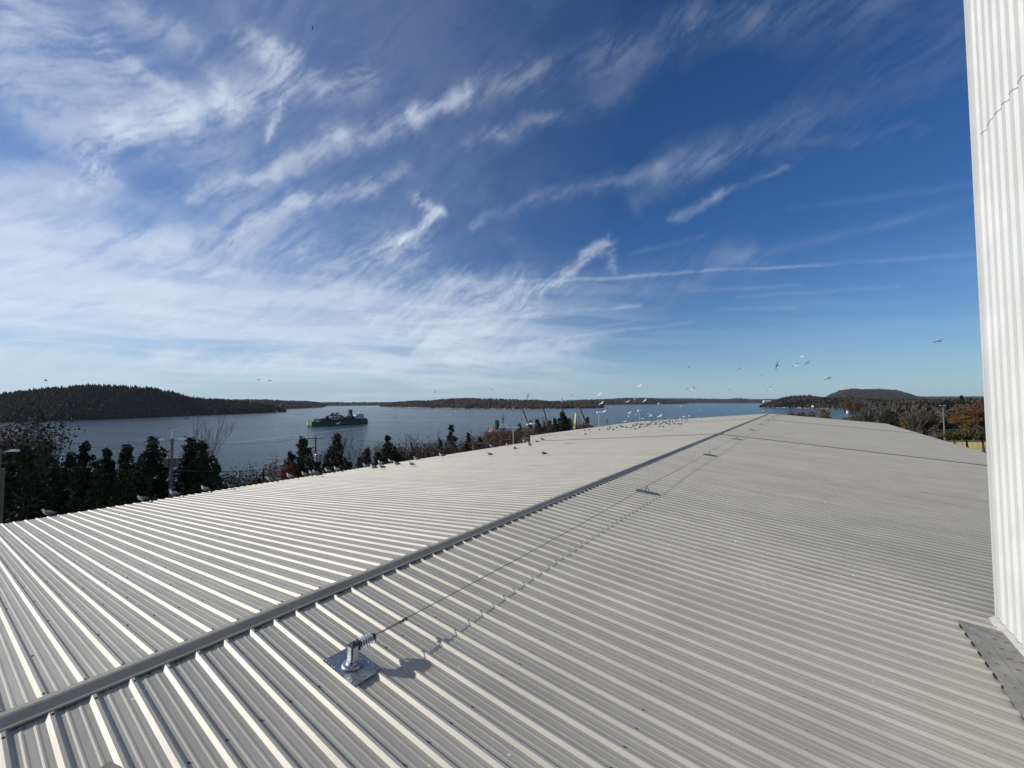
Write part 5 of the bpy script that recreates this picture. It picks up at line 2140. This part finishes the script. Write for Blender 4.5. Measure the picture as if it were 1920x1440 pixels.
for px, py, hd, lab, br_ in stand:
    t, w = hit(px, py, -1)
    w = max(w, -19.9 if t < T_AN else -29.9)
    put(SB if br_ else SG, RT(t, w, -.004), (0, 0, R(hd + random.uniform(-8, 8))), lab, random.uniform(.95, 1.1), GS)

# the dense flock by the far left edge
nfl = 0
while nfl < 118:
    px = random.gauss(1235, 46) if random.random() < .8 else random.uniform(1095, 1318)
    if not 1090 < px < 1322:
        continue
    edge = 749.5 + (1507 - px) * .1355
    py = edge + 2.5 + abs(random.gauss(0, 1)) * (7.5 if 1150 < px < 1290 else 5)
    t, w = hit(px, py, -1)
    if not (57 < t < 105) or not (-29.7 < w < -2):
        continue
    put(SB if random.random() < .14 else SG, RT(t, w, -.004), (0, 0, R(random.choice((180, 175, 190, 0, 250, 160)) + random.uniform(-25, 25))), 'gull standing in the dense flock on the far left part of the roof', random.uniform(.95, 1.12), 'gulls of the dense flock')
    nfl += 1

FG = fly_proto('gull_white', 'gull_white', 'gull_grey', R(14), R(22))
FG2 = fly_proto('gull_white', 'gull_grey', 'gull_black', R(28), R(38))
FG3 = fly_proto('gull_white', 'gull_white', 'gull_grey', R(-8), R(12))
FD = fly_proto('gull_brown', 'gull_brown', 'gull_black', R(16), R(24))
FC = fly_proto('gull_black', 'gull_black', 'gull_black', R(10), R(15), 'crow')
fly = [  # px, py, span px, heading, bank, proto, label
    (586, 52, 9, 60, 60, FC, 'tiny black bird high in the sky at upper left centre'),
    (486, 712, 15, 85, 5, FD, 'dark bird gliding over the water left of the green ship, left of two'),
    (506, 714, 13, 80, -5, FD, 'dark bird gliding over the water left of the green ship, right of two'),
    (764, 707, 9, 100, 10, FD, 'small dark gull low in the sky right of the green ship'),
    (816, 735, 7, 40, 50, FD, 'small gull banking above the left of the wooded point'),
    (634, 794, 11, 100, 25, FG, 'white gull passing in front of the green ship hull'),
    (724, 768, 9, 90, 10, FG, 'white gull over the water just right of the green ship'),
    (739, 769.5, 8, 70, -30, FG2, 'grey gull beside the white one right of the green ship'),
    (742, 783, 10, 60, -50, FG, 'white gull banking low over the water right of the green ship'),
    (854, 772, 8, 90, 0, FG, 'white gull over the water above the tall spruce'),
    (921, 730.5, 10, 70, -25, FG2, 'grey gull in the sky left of the big white one'),
    (967, 728, 6, 90, 0, FD, 'tiny dark gull above the wooded point'),
    (1006, 731, 10, 95, 0, FD, 'dark gull right of the big white banking gull'),
    (990, 743, 15, 30, 60, FG, 'big white gull banking over the skyline of the wooded point'),
    (963, 766, 12, 10, 65, FG, 'white gull turning left of the first red crane tip'),
    (1054, 752, 13, 15, 70, FG, 'white gull above the third red crane tip'),
    (1072, 741, 6, 0, 70, FG, 'small white gull in the sky above the fourth red crane'),
    (1122, 709.6, 5, 90, 0, FD, 'tiny gull high above the red cranes'),
    (1124, 740, 16, 100, 32, FG, 'pale gull gliding over the tip of the wooded point'),
    (1128, 756, 14, 100, 40, FG, 'white gull banking before the tip of the wooded point'),
    (1132, 772, 16, 100, 25, FG, 'white gull beside the left floodlight mast'),
    (1140, 768, 6, 20, 80, FG, 'small white gull right of the left floodlight mast'),
    (996, 794, 26, 92, 4, FG3, 'white gull with wings spread wide across the first crane tower'),
    (1177, 753, 12, 100, 22, FG, 'white gull left of the bright one on the right skyline'),
    (1190.5, 748, 13, 20, 65, FG, 'bright white gull on the right skyline above the flock'),
    (1209, 751, 13, 100, 40, FG, 'white gull right of the bright one on the right skyline'),
    (1180, 774.5, 14, 100, 26, FG, 'upper white gull of two stacked left of the right floodlight mast'),
    (1178, 780.5, 13, 100, 30, FG2, 'lower gull of two stacked left of the right floodlight mast'),
    (1192, 777.5, 9, 90, 0, FG, 'small white gull level with the right floodlight mast'),
    (1171.5, 790, 11, 100, 15, FG, 'white gull coming in low over the left of the flock'),
    (1199, 723.5, 13, 105, 30, FG, 'pale gull high above the right floodlight mast'),
    (1241, 733, 11, 88, 0, FG2, 'pale gull in the sky above the flock'),
    (1297, 730, 24, 95, 12, FG2, 'large gull gliding in the sky right of the flock'),
    (1364, 730, 17, 80, -28, FG2, 'gull gliding left of the headland sky'),
    (1318, 743, 5, 60, 30, FD, 'tiny gull over the far right shore'),
    (1276, 762, 10, 95, 8, FG, 'white gull over the blue water above the flock'),
    (1292, 769, 11, 60, 45, FD, 'brown gull over the blue water above the flock'),
    (1314, 769, 10, 75, -32, FG, 'white gull over the blue water right of the brown one'),
    (1217, 776, 8, 90, 10, FG, 'white gull just right of the right floodlight mast, highest of three'),
    (1220, 779.5, 10, 100, 30, FG, 'white gull just right of the right floodlight mast, middle of three'),
    (1237.5, 780, 14, 100, 30, FG, 'white gull rising over the middle of the flock'),
    (1246, 774.3, 4, 0, 60, FG, 'speck-like white gull above the middle of the flock'),
    (1204, 785, 12, 88, -6, FG, 'white gull landing beside the right floodlight mast'),
    (1282, 781.5, 11, 100, 15, FG, 'white gull landing at the right of the flock'),
    (1292, 780, 15, 92, 5, FG2, 'grey-winged gull landing at the right of the flock'),
    (1382.5, 760.5, 8, 20, 65, FG, 'white gull over the water left of the headland'),
    (1292, 688, 6, 0, 80, FC, 'thin dark bird seen edge-on in the right sky'),
    (1306, 684, 4, 60, 30, FC, 'speck-like dark bird in the right sky'),
    (1386, 692, 13, 100, 30, FD, 'dark gull flying in the sky left of the crow'),
    (1427.5, 702.5, 10, 88, 5, FD, 'small gull below left of the crow'),
    (1457, 685, 16, 100, 80, FC, 'black crow with wings spread in the right sky'),
    (1492, 685, 15, 100, 35, FG2, 'gull with pale belly right of the crow'),
    (1503, 669, 11, 100, 25, FG, 'bright white gull highest of the group right of the crow'),
    (1514, 680.5, 15, 100, 38, FD, 'dark gull at the right of the crow group'),
    (1432, 722, 9, 75, -30, FD, 'small gull over the left slope of the headland sky'),
    (1443, 729, 12, 100, 42, FG2, 'gull just above the headland skyline'),
    (1420, 740, 4, 60, 30, FD, 'speck-like bird above the far right shore'),
    (1553, 710, 20, 98, 20, FD, 'dark gull gliding above the round hill'),
    (1546, 709.5, 8, 60, 30, FG, 'white gull close behind the dark one above the round hill'),
    (1760, 640, 21, 98, 22, FD, 'gull gliding alone high beside the white tower'),
]
for px, py, span, hd, bank, pr_, lab in fly:
    sc = 1.0
    D = min(1.36 * F / span, 190)
    sc = max(.6, span * D / F / 1.36)
    e = Matrix.Rotation(R(hd), 3, 'Z') @ Matrix.Rotation(R(-12), 3, 'Y') @ Matrix.Rotation(R(-bank), 3, 'X')
    put(pr_, P(px, py, D), e.to_euler(), lab, sc, 'birds in flight')

# ------------------------------------------------------------------ air
def haze():
    m = bpy.data.materials.new('haze_air')
    m.use_nodes = True
    t = m.node_tree
    t.nodes.clear()
    v = N(t, 'ShaderNodeVolumePrincipled')
    v.inputs['Color'].default_value = (0.80, 0.89, 1.0, 1)
    v.inputs['Density'].default_value = 1.8e-5
    v.inputs['Anisotropy'].default_value = 0.25
    o = N(t, 'ShaderNodeOutputMaterial')
    L(t, v.outputs[0], o.inputs['Volume'])
    m.volume_intersection_method if hasattr(m, 'volume_intersection_method') else None
    MATS['haze_air'] = m
    b = MB()
    b.box((0, 7500, 97), (30000, 18000, 206))
    tag(b.build('haze', 'haze_air'), 'pale blue-grey air softening the far shores', 'haze', kind='stuff')


haze()
